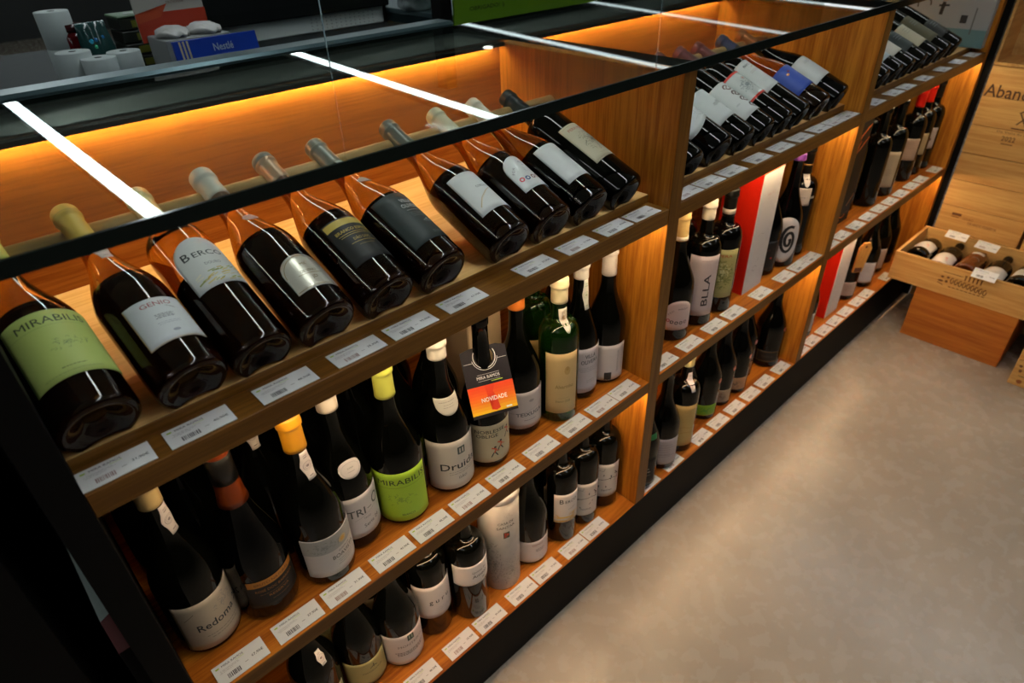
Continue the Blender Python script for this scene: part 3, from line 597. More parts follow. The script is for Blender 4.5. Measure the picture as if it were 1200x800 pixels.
# neck hanger on the bottle: a folded card with a round hole
hg = thing('neck_hanger', 'black and orange card hanging on the neck of a standing bottle', 'card', (.583, .080, zB+.231), (R_(-31), 0, R_(-22)))
hg.scale = (1.28, 1.28, 1.28)
def hanger():
    w_, zt, zb = 32, 6, -88; bm = bmesh.new(); n = 20
    y_of = lambda z: -.0445-.0*z
    out = [(-w_, zt-8), (-w_+6, zt), (w_-6, zt), (w_, zt-8)]
    hole = [(13*math.cos(R_(a)), -8+13*math.sin(R_(a))) for a in [i*360/n for i in range(n)]]
    # ring between hole and a surrounding rectangle
    def proj_rect(a):
        c, s_ = math.cos(a), math.sin(a); t1 = w_/abs(c) if abs(c) > 1e-6 else 1e9
        t2 = ((zt+8) if s_ > 0 else 24)/abs(s_) if abs(s_) > 1e-6 else 1e9
        t_ = min(t1, t2); return (t_*c, -8+t_*s_)
    hv = [bm.verts.new((x/1000, 0, z/1000)) for x, z in hole]
    angs = [i*2*PI/n for i in range(n)]
    ov = [bm.verts.new((proj_rect(a)[0]/1000, 0, proj_rect(a)[1]/1000)) for a in angs]
    for i in range(n): bm.faces.new((hv[i], hv[(i+1) % n], ov[(i+1) % n], ov[i]))
    for (xa, za) in ((-w_, -32), (w_, -32)): pass
    a = bm.verts.new((-w_/1000, 0, -.032)); b = bm.verts.new((w_/1000, 0, -.032)); c = bm.verts.new((w_/1000, 0, zb/1000)); d = bm.verts.new((-w_/1000, 0, zb/1000))
    bm.faces.new((a, b, c, d))
    # fill small corner gaps of the ring
    for sx in (-1, 1):
        e = [v for v in ov if abs(v.co.z+.032) < 1e-5]; 
        if e:
            q = max(e, key=lambda v: sx*v.co.x); m = [v for v in ov if abs(v.co.x-sx*w_/1000) < 1e-5]; 
            if m:
                lo = min(m, key=lambda v: v.co.z); cn = a if sx < 0 else b
                try: bm.faces.new((q, cn, lo))
                except ValueError: pass
    return bm
ho = from_bm('card', hanger(), mat('hanger_black', hexc('241f22'), .4), hg); ho.location = (0, 0, .008)
so = ho.modifiers.new('t', 'SOLIDIFY'); so.thickness = .0006
hops = [('l', arc(0, -8, 15.5, 15.5, 150, 390, 20), 1.0, 'e4e0e0'), ('l', arc(0, -8, 18, 18, 190, 350, 20), .7, 'e4e0e0'), ('r', -30, -14, -18, -13.3, 'cfcaca'), ('r', 18, -14, 30, -13.3, 'cfcaca'),
  ('r', -15, -31.4, 16, -31, 'd8d4d4'), ('t', 'MIRA RAMOS', 0, -37.4, 4.4, 'f0ecec', 32), ('r', -15, -40, 16, -39.6, 'd8d4d4'), ('r', 3, -42.6, 19, -41.4, 'a9c441')]
for i, c in enumerate(('ee4a1c', 'f0521c', 'f25c1c', 'f4681c', 'f5761c', 'f6861e', 'f8981e', 'faac20', 'fcc022')):
    hops.append(('r', -32, -50-i*4.2, 32, -45.8-i*4.2, c))
hops += [('p', [(-8, -48), (-6, -46), (6, -46), (2, -56), (6, -66), (8, -80), (2, -82), (-4, -80), (0, -68), (-6, -58)], 'e8401e'), ('t', 'NOVIDADE', 2, -68, 6, 'ffffff', 36), ('r', 16, -82, 24, -79.6, 'ffffff')]
render_ops(hops, lambda u, v, l: (u/1000, -.0010-l*.0003, v/1000+.008), 'print', hg)
P1b = 'bottles in the back rows of the middle shelf, near bay'
for i, (x, y, lb_, nk) in enumerate(((.10, .190, None, None), (.205, .178, None, seal(.205, hw=11, phi=.2)), (.285, .200, ('b9b38c', .10), None), (.375, .190, None, None), (.455, .185, ('9cb534', .05), None), (.545, .180, ('9cb534', .05), None))):
    ops = None
    L = L_(.03, .03+lb_[1], 34, lb_[0], [('t', 'Pri', 6, lb_[1]*500, 12, '4a4a3c', 20)] if i == 2 else small_lines(-10, 16, 26, 3, 5, '5d6630', 1)) if lb_ else None
    stand(['plain dark bottle behind the orange necked bottle', 'dark bottle with a paper seal behind the yellow capsule', 'bottle with a tall khaki label in the second row behind the white oval', 'plain dark bottle in the second row behind the lime capsule', 'dark bottle with a green label behind the lime capsule', 'dark bottle with a green label behind the crescent neck label'][i], x, y, zB, r=.040, lab=L, neck=[nk] if nk else None, group=P1b)
for i, x in enumerate((.055, .145, .235, .325, .415, .505)):
    stand('dark bottle in the third row of the middle shelf, '+ORD[i]+' from the black end panel', x, .275, zB, r=.040, group='bottles in the third row of the middle shelf, near bay')
t = thing('gift_carton', 'plain cream upright carton behind the neck hanger', 'box', (.655, .195, zB))
box('carton_body', (-.040, -.035, 0), (.042, .04, .325), paper('c3a988'), t, .002); box('carton_lid_seam', (-.0405, -.0355, .30), (.0425, .0405, .3015), mat('seam', (.2, .14, .09), .6), t, 0)
stand('green bottle with a tan label in the second row behind the tall tan label', .792, .172, zB, kind='bordeaux', glass=glass_green, r=.0375, group=P1b, cap=('e9dcb4', .048, 'wax'), lab=L_(.02, .145, 27, 'c9a66a', small_lines(-8, 14, 60, 3, 8, '97793c', 1.2)))
stand('dark bottle behind the white neck strip', .872, .182, zB, r=.038, group=P1b)
# bottom shelf, near bay
P2 = 'bottles standing on the bottom shelf, near bay'
stand('dark bottle with a small paper seal, leftmost on the bottom shelf', .168, .118, zC, r=.041, group=P2, neck=[seal(.150, 'd8d6d2', 8, .030, .3)], lab=L_(.02, .08, 36, 'b9b08c', small_lines(-12, 14, 40, 3, 6, '6f684c', 1)))
stand('bottle with an olive label and small black emblem on the bottom shelf', .258, .118, zC, r=.041, group=P2, face=5, lab=L_(.022, .082, 40, 'aaa168', [('l', [(4, 40), (10, 44)], 1.4, '2d3020'), ('l', [(16, 40), (10, 44)], 1.4, '2d3020'), ('l', [(10, 40), (10, 49)], 1.2, '2d3020'), ('t', 'MANZWINE', 8, 30, 4, '4c4e30', 34)], zr=(0.012, 0.085)))
stand('bottle with a white label and small dark green crest on the bottom shelf', .337, .100, zC, r=.0405, group=P2, face=12, lab=L_(.018, .084, 40, 'd0c3ba', [('r', 2, 50, 12, 62, '24382c'), ('r', 4, 53, 6, 60, '8ca090'), ('r', 8, 53, 10, 60, '8ca090'), ('t', 'MONTEIRO', 7, 39, 5, '6e665c', 40)] + small_lines(-20, 34, 27, 3, 3, '5e4a42', 1.6, 3), zr=(0.012, 0.104)))
stand('dark bottle with a white label and spaced lower case title on the bottom shelf', .422, .106, zC, kind='bordeaux', r=.0385, group=P2, face=15, lab=L_(.044, .118, 40, 'd3cac5', [('t', 'g u r u', 6, 34, 10, '27272b', 34)] + small_lines(-4, 26, 20, 4, 3, '8d8682', .5, 2), zr=(0.064, 0.162)))
stand('dark bottle with a short white script label on the bottom shelf', .502, .078, zC, kind='bordeaux', r=.0385, group=P2, face=20, lab=L_(.082, .124, 38, 'd6cfcc', [('t', 'Quinta do', 8, 24, 4, '77716f', 24), ('t', 'Ameal', 8, 14, 6.4, '5c5654', 24), ('r', 12, 6, 16, 8.6, '9b9492')], zr=(0.118, 0.178)))
t = thing('gift_tube', 'white marbled gift tube with a small crest, on the bottom shelf', 'tube', (.600, .088, zC+.0003), (0, 0, -.42))
tb = [(.0005, .0), (.042, 0), (.043, .001), (.0455, .30), (.0450, .3015), (.0445, .302), (.0005, .302)]
marb = mat('marbled_card', hexc('cdc8c0'), .42, noise=38)
lathe_obj('tube_body', tb, marb, t, 40); lathe_obj('tube_lid', [(.0457, .272), (.0470, .2725), (.0472, .3035), (.0455, .3045), (.0005, .3045)], mat('tube_lid', hexc('d8d5d0'), .4), t, 40)
tw = lambda u, v, l: ((.0452+l*.0002)*math.sin(u/45.2), -(.0452+l*.0002)*math.cos(u/45.2), v/1000)
render_ops([('t', 'CASA DE', 4, 214, 7, '3c3a38', 36), ('t', 'SANTAR', 4, 201, 7, '3c3a38', 42), ('r', -3, 172, 11, 190, '3e4430'), ('r', -1, 174, 5, 188, 'a83a2a'), ('r', 4.6, 179, 9, 185, 'b8452c')] + scribble(-24, 90, 18, 70, 160, '8f8b84', .9, 2) + scribble(14, 60, 30, 50, 120, '9f9b94', .7, 3) + scribble(10, 240, 20, 20, 18, 'aaa69f', .6, 4), tw, 'print', t, curved=True)
stand('bottle with a white capsule and red titled label right of the marbled tube', .690, .090, zC, r=.0400, cap=('dad6d2', .05, 'matt'), group=P2, face=18, lab=L_(.018, .072, 40, 'd0c4bd', [('t', 'GENIO', 7, 42, 5, 'a8766c', 22)] + small_lines(2, 22, 32, 4, 2, '7d7672', 1, 3), zr=(0.01, 0.078)))
yel = [('l', [(rg.uniform(-28, 30), v), (rg.uniform(-28, 30), v+rg.uniform(-2, 3))], rg.uniform(.8, 1.8), rg.choice(['d2a21e', 'c9991c', 'dcb84a'])) for v in [rg.uniform(1, 22) for _ in range(20)]]
stand('dark bottle with a white label splashed with yellow at its foot', .784, .079, zC, kind='bordeaux', r=.0375, group=P2, face=26, lab=L_(.062, .138, 27, 'd0c9c3', [('t', 'B', -12, 52, 12, '302f2e', 8), ('t', 'ERCO', 8, 52, 8, '3c3b3a', 26), ('t', 'DOURO', 10, 34, 3.4, '8b8682', 16, .25)] + yel, zr=(0.073, 0.162)))
def crackle(seed):
    rd = random.Random(seed); o = []
    for i in range(11):
        x = rd.uniform(-22, 24); y = rd.uniform(16, 48); o.append(('l', [(x, y), (x+rd.uniform(-2, 3), y+rd.uniform(1, 4))], rd.uniform(.8, 2), '2b2a26'))
    o += [('l', [(-26, 38), (-12, 36), (2, 38), (16, 40), (26, 36)], .9, '2b2a26'), ('l', [(-26, 52), (-8, 58), (0, 56), (2, 62)], .5, '4b4842'), ('l', [(20, 52), (26, 44), (24, 38)], 1.6, '3a2c22'), ('t', 'TINTO', 6, 12, 3.4, '3b3934', 18)]
    return o
stand('dark bottle with a cracked white drawing label, second from the divider, bottom shelf', .8580, .079, zC, kind='bordeaux', r=.0375, group=P2, face=6, lab=L_(.034, .104, 36, 'cdc4ba', crackle(1), zr=(0.036, 0.14)))
stand('dark bottle with a cracked white drawing label, nearest the divider, bottom shelf', .9355, .079, zC, kind='bordeaux', r=.0375, group=P2, face=6, lab=L_(.034, .104, 36, 'cdc4ba', crackle(2), zr=(0.042, 0.148)))
for i, (x, y, c) in enumerate(((.235, .205, '8f8a5c'), (.335, .190, '6d5f48'), (.43, .195, None), (.52, .170, None), (.745, .168, 'b8ac9c'), (.84, .17, None))):
    stand('dark back row bottle on the bottom shelf, near bay, '+['behind the seal', 'behind the olive label', 'behind the green crest', 'behind the short script label', 'right of the red titled label', 'behind the yellow splash'][i], x, y, zC, r=.039, group='bottles in the back row of the bottom shelf, near bay', lab=L_(.05, .13, 34, c, small_lines(-12, 14, 50, 4, 6, '4c463c', 1)) if c else None)
# ---------------------------------------------------------------- middle bay, middle shelf
P3 = 'bottles standing on the middle shelf, middle bay'
ringlab = [('t', 'P E N', -16, 42, 4, '6d5a58', 14, .8), ('t', 'INSULA', 8, 50, 4, '6d5a58', 22)]
for i, (c, u) in enumerate((('a8202e', -22), ('222425', -14), ('3a2c2a', -4), ('4a3a34', 6), ('6b3b34', 16))):
    v = 26-4.5*math.sin((i+.6)/5*PI)-(i*1.6); ringlab += [('l', arc(u, v, 3.2, 3.2, -150, 150, 10)+[(u-2.6, v-2)], 1.8, c)]
stand('bottle with a round label of coloured rings, left end of the middle bay', 1.168, .085, zB, r=.0405, cap=('e3c17c', .066, 'matt', ('f0e6cf', .064, .008)), group=P3, face=24, lab=L_(.020, .092, 30, 'cdb6ae', ringlab, cut='dome', zr=(0.034, 0.112)))
stand('bottle with a tall white label of big vertical black letters', 1.262, .079, zB, kind='bordeaux', r=.0380, cap=('e5d9c4', .045, 'matt'), group=P3, face=14, lab=L_(.034, .162, 30, 'c9b6b2', [('t', 'BLLA', 14, 56, 13, '2a2223', 68, PI/2), ('r', -8, 118, 14, 119, 'b59c98')], zr=(0.032, 0.19)))
stand('black bottle with a tall green and yellow engraved label', 1.350, .078, zB, kind='bordeaux', glass=glass_black, r=.0380, cap=('15130f', .065, 'foil', ('b5a89c', .058, .012)), group=P3, face=8, lab=L_(.042, .146, 30, 'b0a568', [('t', 'PERA', 4, 88, 6, 'b5562e', 26), ('l', [(-27, 3), (-27, 101), (29, 101)], .6, '8c8450'), ('l', [(-27, 3), (29, 3)], .6, '8c8450'), ('l', [(-27, 8), (29, 8)], .4, '8c8450')] + scribble(2, 50, 22, 32, 190, '6f7436', .9, 4) + scribble(2, 56, 12, 20, 50, 'd3cc96', 1, 5), zr=(0.046, 0.175)))
def wine_box(label, x0, x1, y0, y1, z, H, red='e02410'):
    t = thing('gift_carton', label, 'box', ((x0+x1)/2, (y0+y1)/2, z+.0003)); w_, d_ = (x1-x0)/2, (y1-y0)/2
    bm = bmesh.new(); add_box(bm, (-w_, -d_, 0), (w_, d_, H), .0012)
    o = from_bm('carton_body', bm, mat('carton_red', hexc(red), .35), t)
    box('white_front', (-w_+.0006, -d_-.0006, .0006), (w_-.0004, -d_+.0004, H-.0006), paper('cfc8c4'), t, 0)
    box('lid', (-w_, -d_, H-.0002), (w_, d_, H+.0006), mat('carton_lid', hexc('e06a30'), .4), t, 0)
    render_ops([('t', 'AALTO', 4, H*1000-62, 8, 'c9a8a2', 36), ('t', 'TINTO', 2, H*1000-72, 5, 'cfb8b2', 20), ('l', [(-22, 160), (-6, 164), (8, 158), (26, 166)], .8, 'a9a09c'), ('l', [(-26, 110), (-4, 124), (20, 128), (30, 140)], .6, 'c9b2ac'), ('l', arc(-8, 66, 10, 7, 0, 300), 1.4, 'a89c9a'), ('l', [(-4, 82), (6, 92)], 1.4, 'a89c9a')], lambda u, v, l: (u/1000, -d_-.0009-l*.0002, v/1000), 'print', t)
wine_box('tall red and white wine carton in the middle bay', 1.440, 1.536, .051, .150, zB, .325)
stand('black bottle with a thin red emblem right of the tall carton, middle bay', 1.598, .095, zB, kind='burgundy', glass=glass_black, r=.040, group=P3, cap=('2a2420', .05, 'foil'), lab=L_(.02, .105, 38, '090808', [('t', 'AURA', 6, 58, 4, '5a2420', 22), ('e', 22, 36, 3, 3, 'b02a2a'), ('r', -20, 20, 10, 20.8, '4a2020'), ('r', -38, 81, 38, 81.8, '3c3a38')]))
swirl = [('e', 6, 42, 22, 36, 'c9c0be'), ('l', [(6+17*math.cos(a)*(1-a/16), 42+30*math.sin(a)*(1-a/16)) for a in [1.2+i*.32 for i in range(38)]], 5.2, '171517')]
stand('black bottle with a big black and white spiral label', 1.682, .081, zB, kind='burgundy', glass=glass_black, r=.0385, group=P3, cap=('8d4ba8', .016, 'foil'), face=14, lab=L_(.028, .114, 30, 'c9c0be', swirl[1:], cut='oval', hw2=42, su=1.35, zr=(0.018, 0.150)))
stand('black bottle with a square bordered white label high on its side, beside the second divider', 1.7625, .090, zB, kind='bordeaux', glass=glass_black, r=.0375, group=P3, cap=('17130f', .075, 'foil', ('a87a2e', .052, .004)), face=2, lab=L_(.112, .160, 26, 'c9b8ac', [('l', [(-23, 3), (23, 3), (23, 45), (-23, 45), (-23, 3)], .7, '7a4a40'), ('r', -8, 22, 14, 23.4, '9a8c84'), ('r', -2, 16, 10, 17, 'a99a90')], zr=(0.156, 0.205)), neck=[L_(.196, .226, 9, 'cfc6bc', [], cut='half', phi=.3), L_(.166, .172, 40, '8f8a80', [])])
for i, (x, y, c) in enumerate(((1.095, .175, None), (1.215, .170, None), (1.305, .172, 'e5d9c4'), (1.60, .18, None), (1.69, .18, '7a3fa0'))):
    stand('dark back row bottle, middle shelf of the middle bay, '+['by the first divider', 'behind the ring label', 'behind the vertical letters', 'behind the red emblem', 'with a purple capsule'][i], x, y, zB, kind='bordeaux', r=.0375, group='bottles in the back row of the middle shelf, middle bay', cap=(c, .05, 'foil') if c else None, lab=L_(.06, .14, 30, '6a5c52', small_lines(-10, 12, 50, 3, 6, '2c2824', 1)) if i in (2, 3) else None)
# middle bay, bottom shelf
P4 = 'bottles standing on the bottom shelf, middle bay'
stand('dark green bottle with a black label half behind the first divider', 1.058, .050, zC, kind='burgundy', r=.0375, glass=glass_dark, group=P4, lab=L_(.02, .10, 34, '0d0d0c', [('t', 'TRI', 8, 44, 5, 'b5b0aa', 12), ('t', 'BUNA', 8, 34, 5, 'b5b0aa', 22), ('r', -6, 24, 20, 25, '8a8680')]), neck=[L_(.150, .163, 30, '1f6a3c', [])])
stand('dark bottle with a white label of faint lines, second in the middle bay bottom shelf', 1.147, .055, zC, kind='burgundy', r=.0400, group=P4, face=8, lab=L_(.022, .088, 40, 'b5a8a6', small_lines(-20, 26, 50, 6, 6, '7f7572', 1, 3)+[('l', [(-20, 20), (4, 26), (30, 22)], .8, '8a7f7c')], zr=(0.021, 0.108)))
stand('dark bottle with a cream capsule and tall ochre label, bottom shelf of the middle bay', 1.232, .056, zC, kind='bordeaux', r=.0375, cap=('dccf8e', .040, 'wax'), group=P4, face=20, lab=L_(.028, .145, 27, 'b89b5c', [('l', [(-20, 50), (0, 56), (24, 48)], 1, 'a07c34'), ('l', [(-20, 34), (4, 40), (24, 36)], 1, 'a07c34')] + small_lines(-14, 18, 90, 4, 6, 'a5884c', .8), zr=(0.027, 0.165)), neck=[seal(.196, 'cfc9cc', 9, .044, .35)])
stand('dark bottle with a pale label squeezed behind the ochre label', 1.308, .100, zC, kind='burgundy', r=.0385, group=P4, cap=('c9cc8a', .035, 'matt'), lab=L_(.03, .095, 38, 'b5a39c', small_lines(-10, 26, 50, 6, 6, '7f6f6a', 1)))
stand('dark bottle with a vivid green label, bottom shelf of the middle bay', 1.394, .086, zC, kind='burgundy', r=.0405, group=P4, cap=('a9c42a', .04, 'wax'), lab=L_(.020, .056, 40, '6f9a1c', [('l', [(-38, 1), (38, 1)], 1.4, 'b59c2a')] + scribble(4, 18, 24, 10, 60, '4c8a2a', 1.4, 6)), neck=[L_(.118, .132, 8, 'a8645a', [], cut='oval', phi=1.0)])
for i, (x, y, c, wd) in enumerate(((1.477, .088, '8f7c68', 'with a beige label sleeve, left of the pair'), (1.562, .086, 'a07a5a', 'with a copper brown label sleeve'), (1.640, .112, '7a5236', 'with a dark copper label behind the last bottle'))):
    stand('black bottle '+wd+', middle bay bottom shelf', x, y, zC, kind='burgundy', r=.0400, glass=glass_black, group=P4, lab=L_(.018, .062, 40, c, scribble(6, 20, 24, 12, 40, '5c4634', 1, i)), neck=[L_(.118, .132, 7, 'b06a5e', [('e', 0, 7, 2.4, 3, 'd8a89c')], cut='oval', phi=.95)])
stand('black bottle with a gold framed black label, beside the second divider on the bottom shelf', 1.7555, .082, zC, kind='burgundy', r=.0410, glass=glass_black, group=P4, lab=L_(.022, .064, 36, '0c0b09', [('l', [(-32, 4), (32, 4), (32, 38), (-32, 38), (-32, 4)], 1.1, '8f6a2c'), ('t', 'RESERVA', 0, 18, 6, '3c3a36', 34)]), neck=[L_(.124, .136, 7, 'a85a40', [], cut='oval', phi=1.0)])
# far bay, middle shelf
P5 = 'bottles standing on the middle shelf, far bay'
t = thing('gift_bag', 'tall black gift carton with looping orange stripes, far bay', 'box', (2.055, .110, zB+.0003), (0, 0, 0))
box('carton_body', (-.048, -.045, 0), (.048, .045, .325), mat('glossy_black_card', (.004, .004, .004), .5, spec=.15), t, .0015)
st = [('l', arc(0, 150, 34, 110, 100, 170, 14), 3.4, 'e06a1c'), ('l', arc(14, 180, 40, 130, 130, 200, 14), 2.6, 'c85c1c'), ('l', arc(-4, 60, 34, 40, 190, 300, 12), 3.2, 'e06a1c'), ('l', [(-40, 262), (40, 300)], 3.2, 'e06a1c'), ('l', [(-44, 215), (44, 262)], 3.2, 'c85c1c'), ('l', [(10, 55), (44, 85)], 3, 'c9885c'), ('l', [(-44, 22), (-20, 14)], 3, 'e06a1c'), ('r', -20, 30, 40, 31.5, '5c3a26')]
render_ops(st, lambda u, v, l: (u/1000, -.0455-l*.0002, v/1000), 'print', t); render_ops(st, lambda u, v, l: (-.0485-l*.0002, -u/1000, v/1000), 'print', t)
far = [(1.925, .095, None, 'dark bottle half behind the second divider', None, .06), (2.165, .120, '24262a', 'dark bottle with a grey label right of the striped carton', None, .10), (2.262, .085, None, 'dark bottle in the middle of the far bay', None, .1), (2.385, .082, 'b39c7e', 'dark bottle with a tall buff label, far bay', None, .12), (2.475, .125, None, 'dark bottle behind the buff label', None, .1), (2.570, .088, 'b5957c', 'dark bottle with a pinkish label and red capsule', 'd0180c', .10), (2.655, .088, 'b59a6e', 'dark bottle with an ochre label and red capsule', 'd8200e', .10), (2.742, .088, 'b5a294', 'dark bottle with a brown drop on its label, last in the far bay', '120f0c', .10)]
for i, (x, y, c, wd, cp, L) in enumerate(far):
    stand(wd+', middle shelf', x, y, zB, kind='bordeaux', r=.0375, group=P5, cap=(cp, .06, 'foil') if cp else None, lab=L_(.034 if i == 3 else .078, .034+L if i == 3 else .078+L*.75, 30, c, ([('e', 12, 34, 3, 6, '5a2c20')] if i == 7 else []) + small_lines(-12, 18, 60, 4, 6, '7f6a58', 1, i)) if c else None)
for i, (x, wd) in enumerate(((2.22, 'fourth'), (2.33, 'third'), (2.44, 'second'), (2.62, 'first'))):
    stand('dark bottle in the back row of the far bay, '+wd+' from its right end', x, .19, zB, kind='bordeaux', r=.0375, group='bottles in the back row of the middle shelf, far bay', cap=('8c7f76', .05, 'foil'))
# far bay, bottom shelf
P6 = 'bottles standing on the bottom shelf, far bay'
stand('dark bottle with a narrow visible white label by the second divider, bottom shelf', 1.985, .082, zC, r=.0385, group=P6, lab=L_(.025, .095, 38, 'b9b1ab', small_lines(-10, 26, 50, 4, 8, '7f7874', 1)))
wine_box('shorter red and white wine carton in the far bay', 2.125, 2.225, .055, .150, zC, .325, 'd81c0e')
stand('dark bottle wearing the wooden neck plaque, far bay', 2.330, .086, zC, r=.0385, group=P6, cap=('c9bcae', .05, 'matt'), lab=L_(.02, .075, 38, 'a9968a', small_lines(-10, 26, 40, 4, 6, '5c504a', 1)))
stand('dark bottle with a plain white label, bottom shelf of the far bay', 2.470, .080, zC, r=.0405, group=P6, lab=L_(.022, .105, 40, 'cbc3c0', small_lines(-14, 26, 62, 3, 8, '9b9491', .8)))
stand('dark bottle with a pale label touching the open crate', 2.610, .095, zC, r=.0395, group=P6, lab=L_(.022, .105, 40, 'b9a595', small_lines(-14, 26, 62, 3, 8, '85776c', .8)))
stand('dark bottle in the far corner of the bottom shelf', 2.715, .100, zC, r=.0395, group=P6)
t = thing('wooden_plaque', 'hexagonal wooden plaque hanging on a bottle neck', 'tag', (2.287, .040, zC+.19), (R_(6), 0, R_(-38))); t.scale = (.66, 1, .9)
bm = bmesh.new(); pts = [(-.026, -.070), (.026, -.070), (.034, .040), (.016, .064), (-.016, .064), (-.034, .040)]
a_ = [bm.verts.new((x, -.003, z)) for x, z in pts]; b_ = [bm.verts.new((x, .003, z)) for x, z in pts]
bm.faces.new(a_); bm.faces.new(b_[::-1])
for i in range(6): bm.faces.new((a_[i], a_[(i+1) % 6], b_[(i+1) % 6], b_[i]))
from_bm('plaque', bm, tag_wood, t)
render_ops([('e', 0, 48, 6, 6, '5c2c14'), ('e', -6, 0, 4, 2, 'a8601c'), ('r', -20, -68, 20, -48, '5a2a16')], lambda u, v, l: (u/1000, -.0034-l*.0002, v/1000), 'print', t)
# picture carton at the end of the top shelf
t = thing('picture_carton', 'pale flat carton printed with black figures at the far end of the top shelf', 'box', (2.765, .20, zA+.0155))
box('carton_body', (-.018, -.19, 0), (.018, .20, .205), paper('8f9494'), t, .001)
box('lower_panel', (-.0186, -.19, .001), (-.0178, -.02, .055), paper('5f7f80'), t, 0)
render_ops([('e', 60, 150, 14, 16, '15130f'), ('e', 60, 143, 9, 9, 'a9845c'), ('l', [(60, 128), (58, 96)], 11, '15130f'), ('l', [(48, 120), (76, 122)], 6, '15130f'), ('t', 'AZ', -30, 150, 26, '3a3226', 46), ('r', 122, 72, 142, 96, '2c2c2c'), ('r', 160, 40, 164, 120, '5c5c58'), ('l', arc(0, 120, 20, 22, 0, 200), 5, '4a4236')], lambda u, v, l: (-.0188-l*.0003, -u/1000+.02, v/1000), 'print', t)
# ---------------------------------------------------------------- crates at the end of the cabinet
box_t = thing('plinth_block', 'orange stained wooden block on the floor under the open crate', 'box', (2.5, -.27, 0))
box('block_body', (0, -.162, 0), (.30, .162, .2045), block_wood, box_t, .0015)
cr = thing('open_crate', 'shallow open pine crate full of lying bottles, on the stained block', 'crate', (2.497, -.255, .2052))
cl, cw, ch, th = .303, .250, .110, .010
box('front_board', (0, -cw, 0), (th, cw, ch), pine, cr); box('rear_board', (cl-th, -cw, 0), (cl, cw, ch), pine, cr)
box('side_board', (th, -cw, 0), (cl-th, -cw+th, ch), pine_x, cr); box('side_board', (th, cw-th, 0), (cl-th, cw, ch), pine_x, cr)
box('bottom_board', (th, -cw+th, .001), (cl-th, cw-th, .009), pine_x, cr)
box('groove', (.0035, -cw+.012, ch-.0002), (.0062, cw-.012, ch+.0002), mat('groove', (.12, .04, .015), .8), cr, 0)
br = '6b4012'
burn = [('r', -62, 84, -2, 86, br), ('e', -60, 66, 5, 4, br), ('e', -42, 68, 5, 4, br), ('e', -62, 50, 9, 4, br), ('e', -44, 52, 5, 5, br), ('l', [(-70, 42), (-52, 36)], 3, br)]
for i in range(9):
    u = -28+i*13; burn += [('l', arc(u, 60-i*1.0, 4.5, 10, 60, 380, 10), 3, br), ('r', u-6, 34, u+4, 37, br)]
for i in range(5): burn += [('r', 6+i*12, 74, 10+i*12, 92, br), ('r', 4+i*12, 90, 12+i*12, 93, br)]
render_ops([(o[0],)+o[1:] for o in burn], lambda u, v, l: (-.0004-l*.0002, -u/1000+.02, v/1000), 'burnt_print', cr)
CG = 'bottles lying in the open crate'
def cratebottle(label, y, z, lab, glass=glass_dark, tlt=5, x=.015, **k):
    t = bottle('wine_bottle', label, 'bordeaux', (2.497+x, y, z), glass, r=.0380, group=CG, lab=lab, **k)
    # neck points away from the shop floor (+x), label up
    t.rotation_mode = 'QUATERNION'
    zax = Vector((math.cos(R_(tlt)), 0, math.sin(R_(tlt)))); lb__ = Vector((-math.sin(R_(tlt)), 0, math.cos(R_(tlt))))
    yax = -lb__; xax = yax.cross(zax)
    t.rotation_quaternion = Matrix((xax, yax, zax)).transposed().to_quaternion(); t.scale = (1, 1, .93)
    return t
zc = .2052+.010+.039
pl = lambda c, s: L_(.035, .125, 40, c, [('e', 8, 46, 5, 8, 'c9968c'), ('e', 12, 30, 4, 6, 'cfa39a')] if s else small_lines(-14, 14, 50, 3, 6, '9a928c', .8))
cratebottle('lying bottle in the crate with a pink tinged label, nearest the cabinet', -.062, zc+.030, pl('c9c2ba', 1), x=.050, tlt=-6)
cratebottle('lying bottle in the crate with a pink tinged label, second from the cabinet', -.142, zc+.006, pl('cdc5bd', 1), tlt=3)
cratebottle('amber lying bottle without a front label in the open crate', -.222, zc+.028, L_(.15, .175, 20, 'bdb6ae', []), glass=mat('amber_dark_glass', (.10, .022, .004), .06, spec=.6), x=.040, tlt=-5)
cratebottle('lying bottle in the crate with a plain white label, between amber and last', -.302, zc+.006, pl('c5beb4', 0), tlt=3)
cratebottle('lying bottle in the crate with a plain white label, farthest from the cabinet', -.384, zc+.030, pl('bfb8ae', 0), x=.050, tlt=-6)
price_tag(2.490, -.292, .322, 'white price card clipped on the front of the open crate', rz=-PI/2-.02, rx=R_(42), k=1)
price_tag(2.725, -.130, .335, 'white price card leaning on the rear of the crate, nearer the cabinet', rz=-PI/2-.05, rx=R_(30), k=2)
price_tag(2.700, -.236, .335, 'white price card leaning on the rear of the crate, farther from the cabinet', rz=-PI/2-.1, rx=R_(30), k=3)
def shut_crate(label, x0, y0, y1, z0, h, ops, d=.31, face_boards=3, ops_y=0):
    t = thing('wine_crate', label, 'crate', (x0, (y0+y1)/2, z0+.0004), (0, 0, random.uniform(-.006, .006)), 'closed pine wine crates stacked by the cabinet')
    w_ = (y1-y0)/2
    box('crate_body', (.007, -w_+.001, 0), (d, w_-.001, h-.001), pine, t, .0012)
    for i in range(face_boards):
        a = h*i/face_boards; b = h*(i+1)/face_boards
        box('lid_board', (0, -w_, a+.0007), (.0068, w_, b-.0012), pine, t, .0008)
    if ops: render_ops(ops, lambda u, v, l: (-.0003-l*.0002, -u/1000, v/1000), 'burnt_print', t)
    return t
bk = '4a2c10'
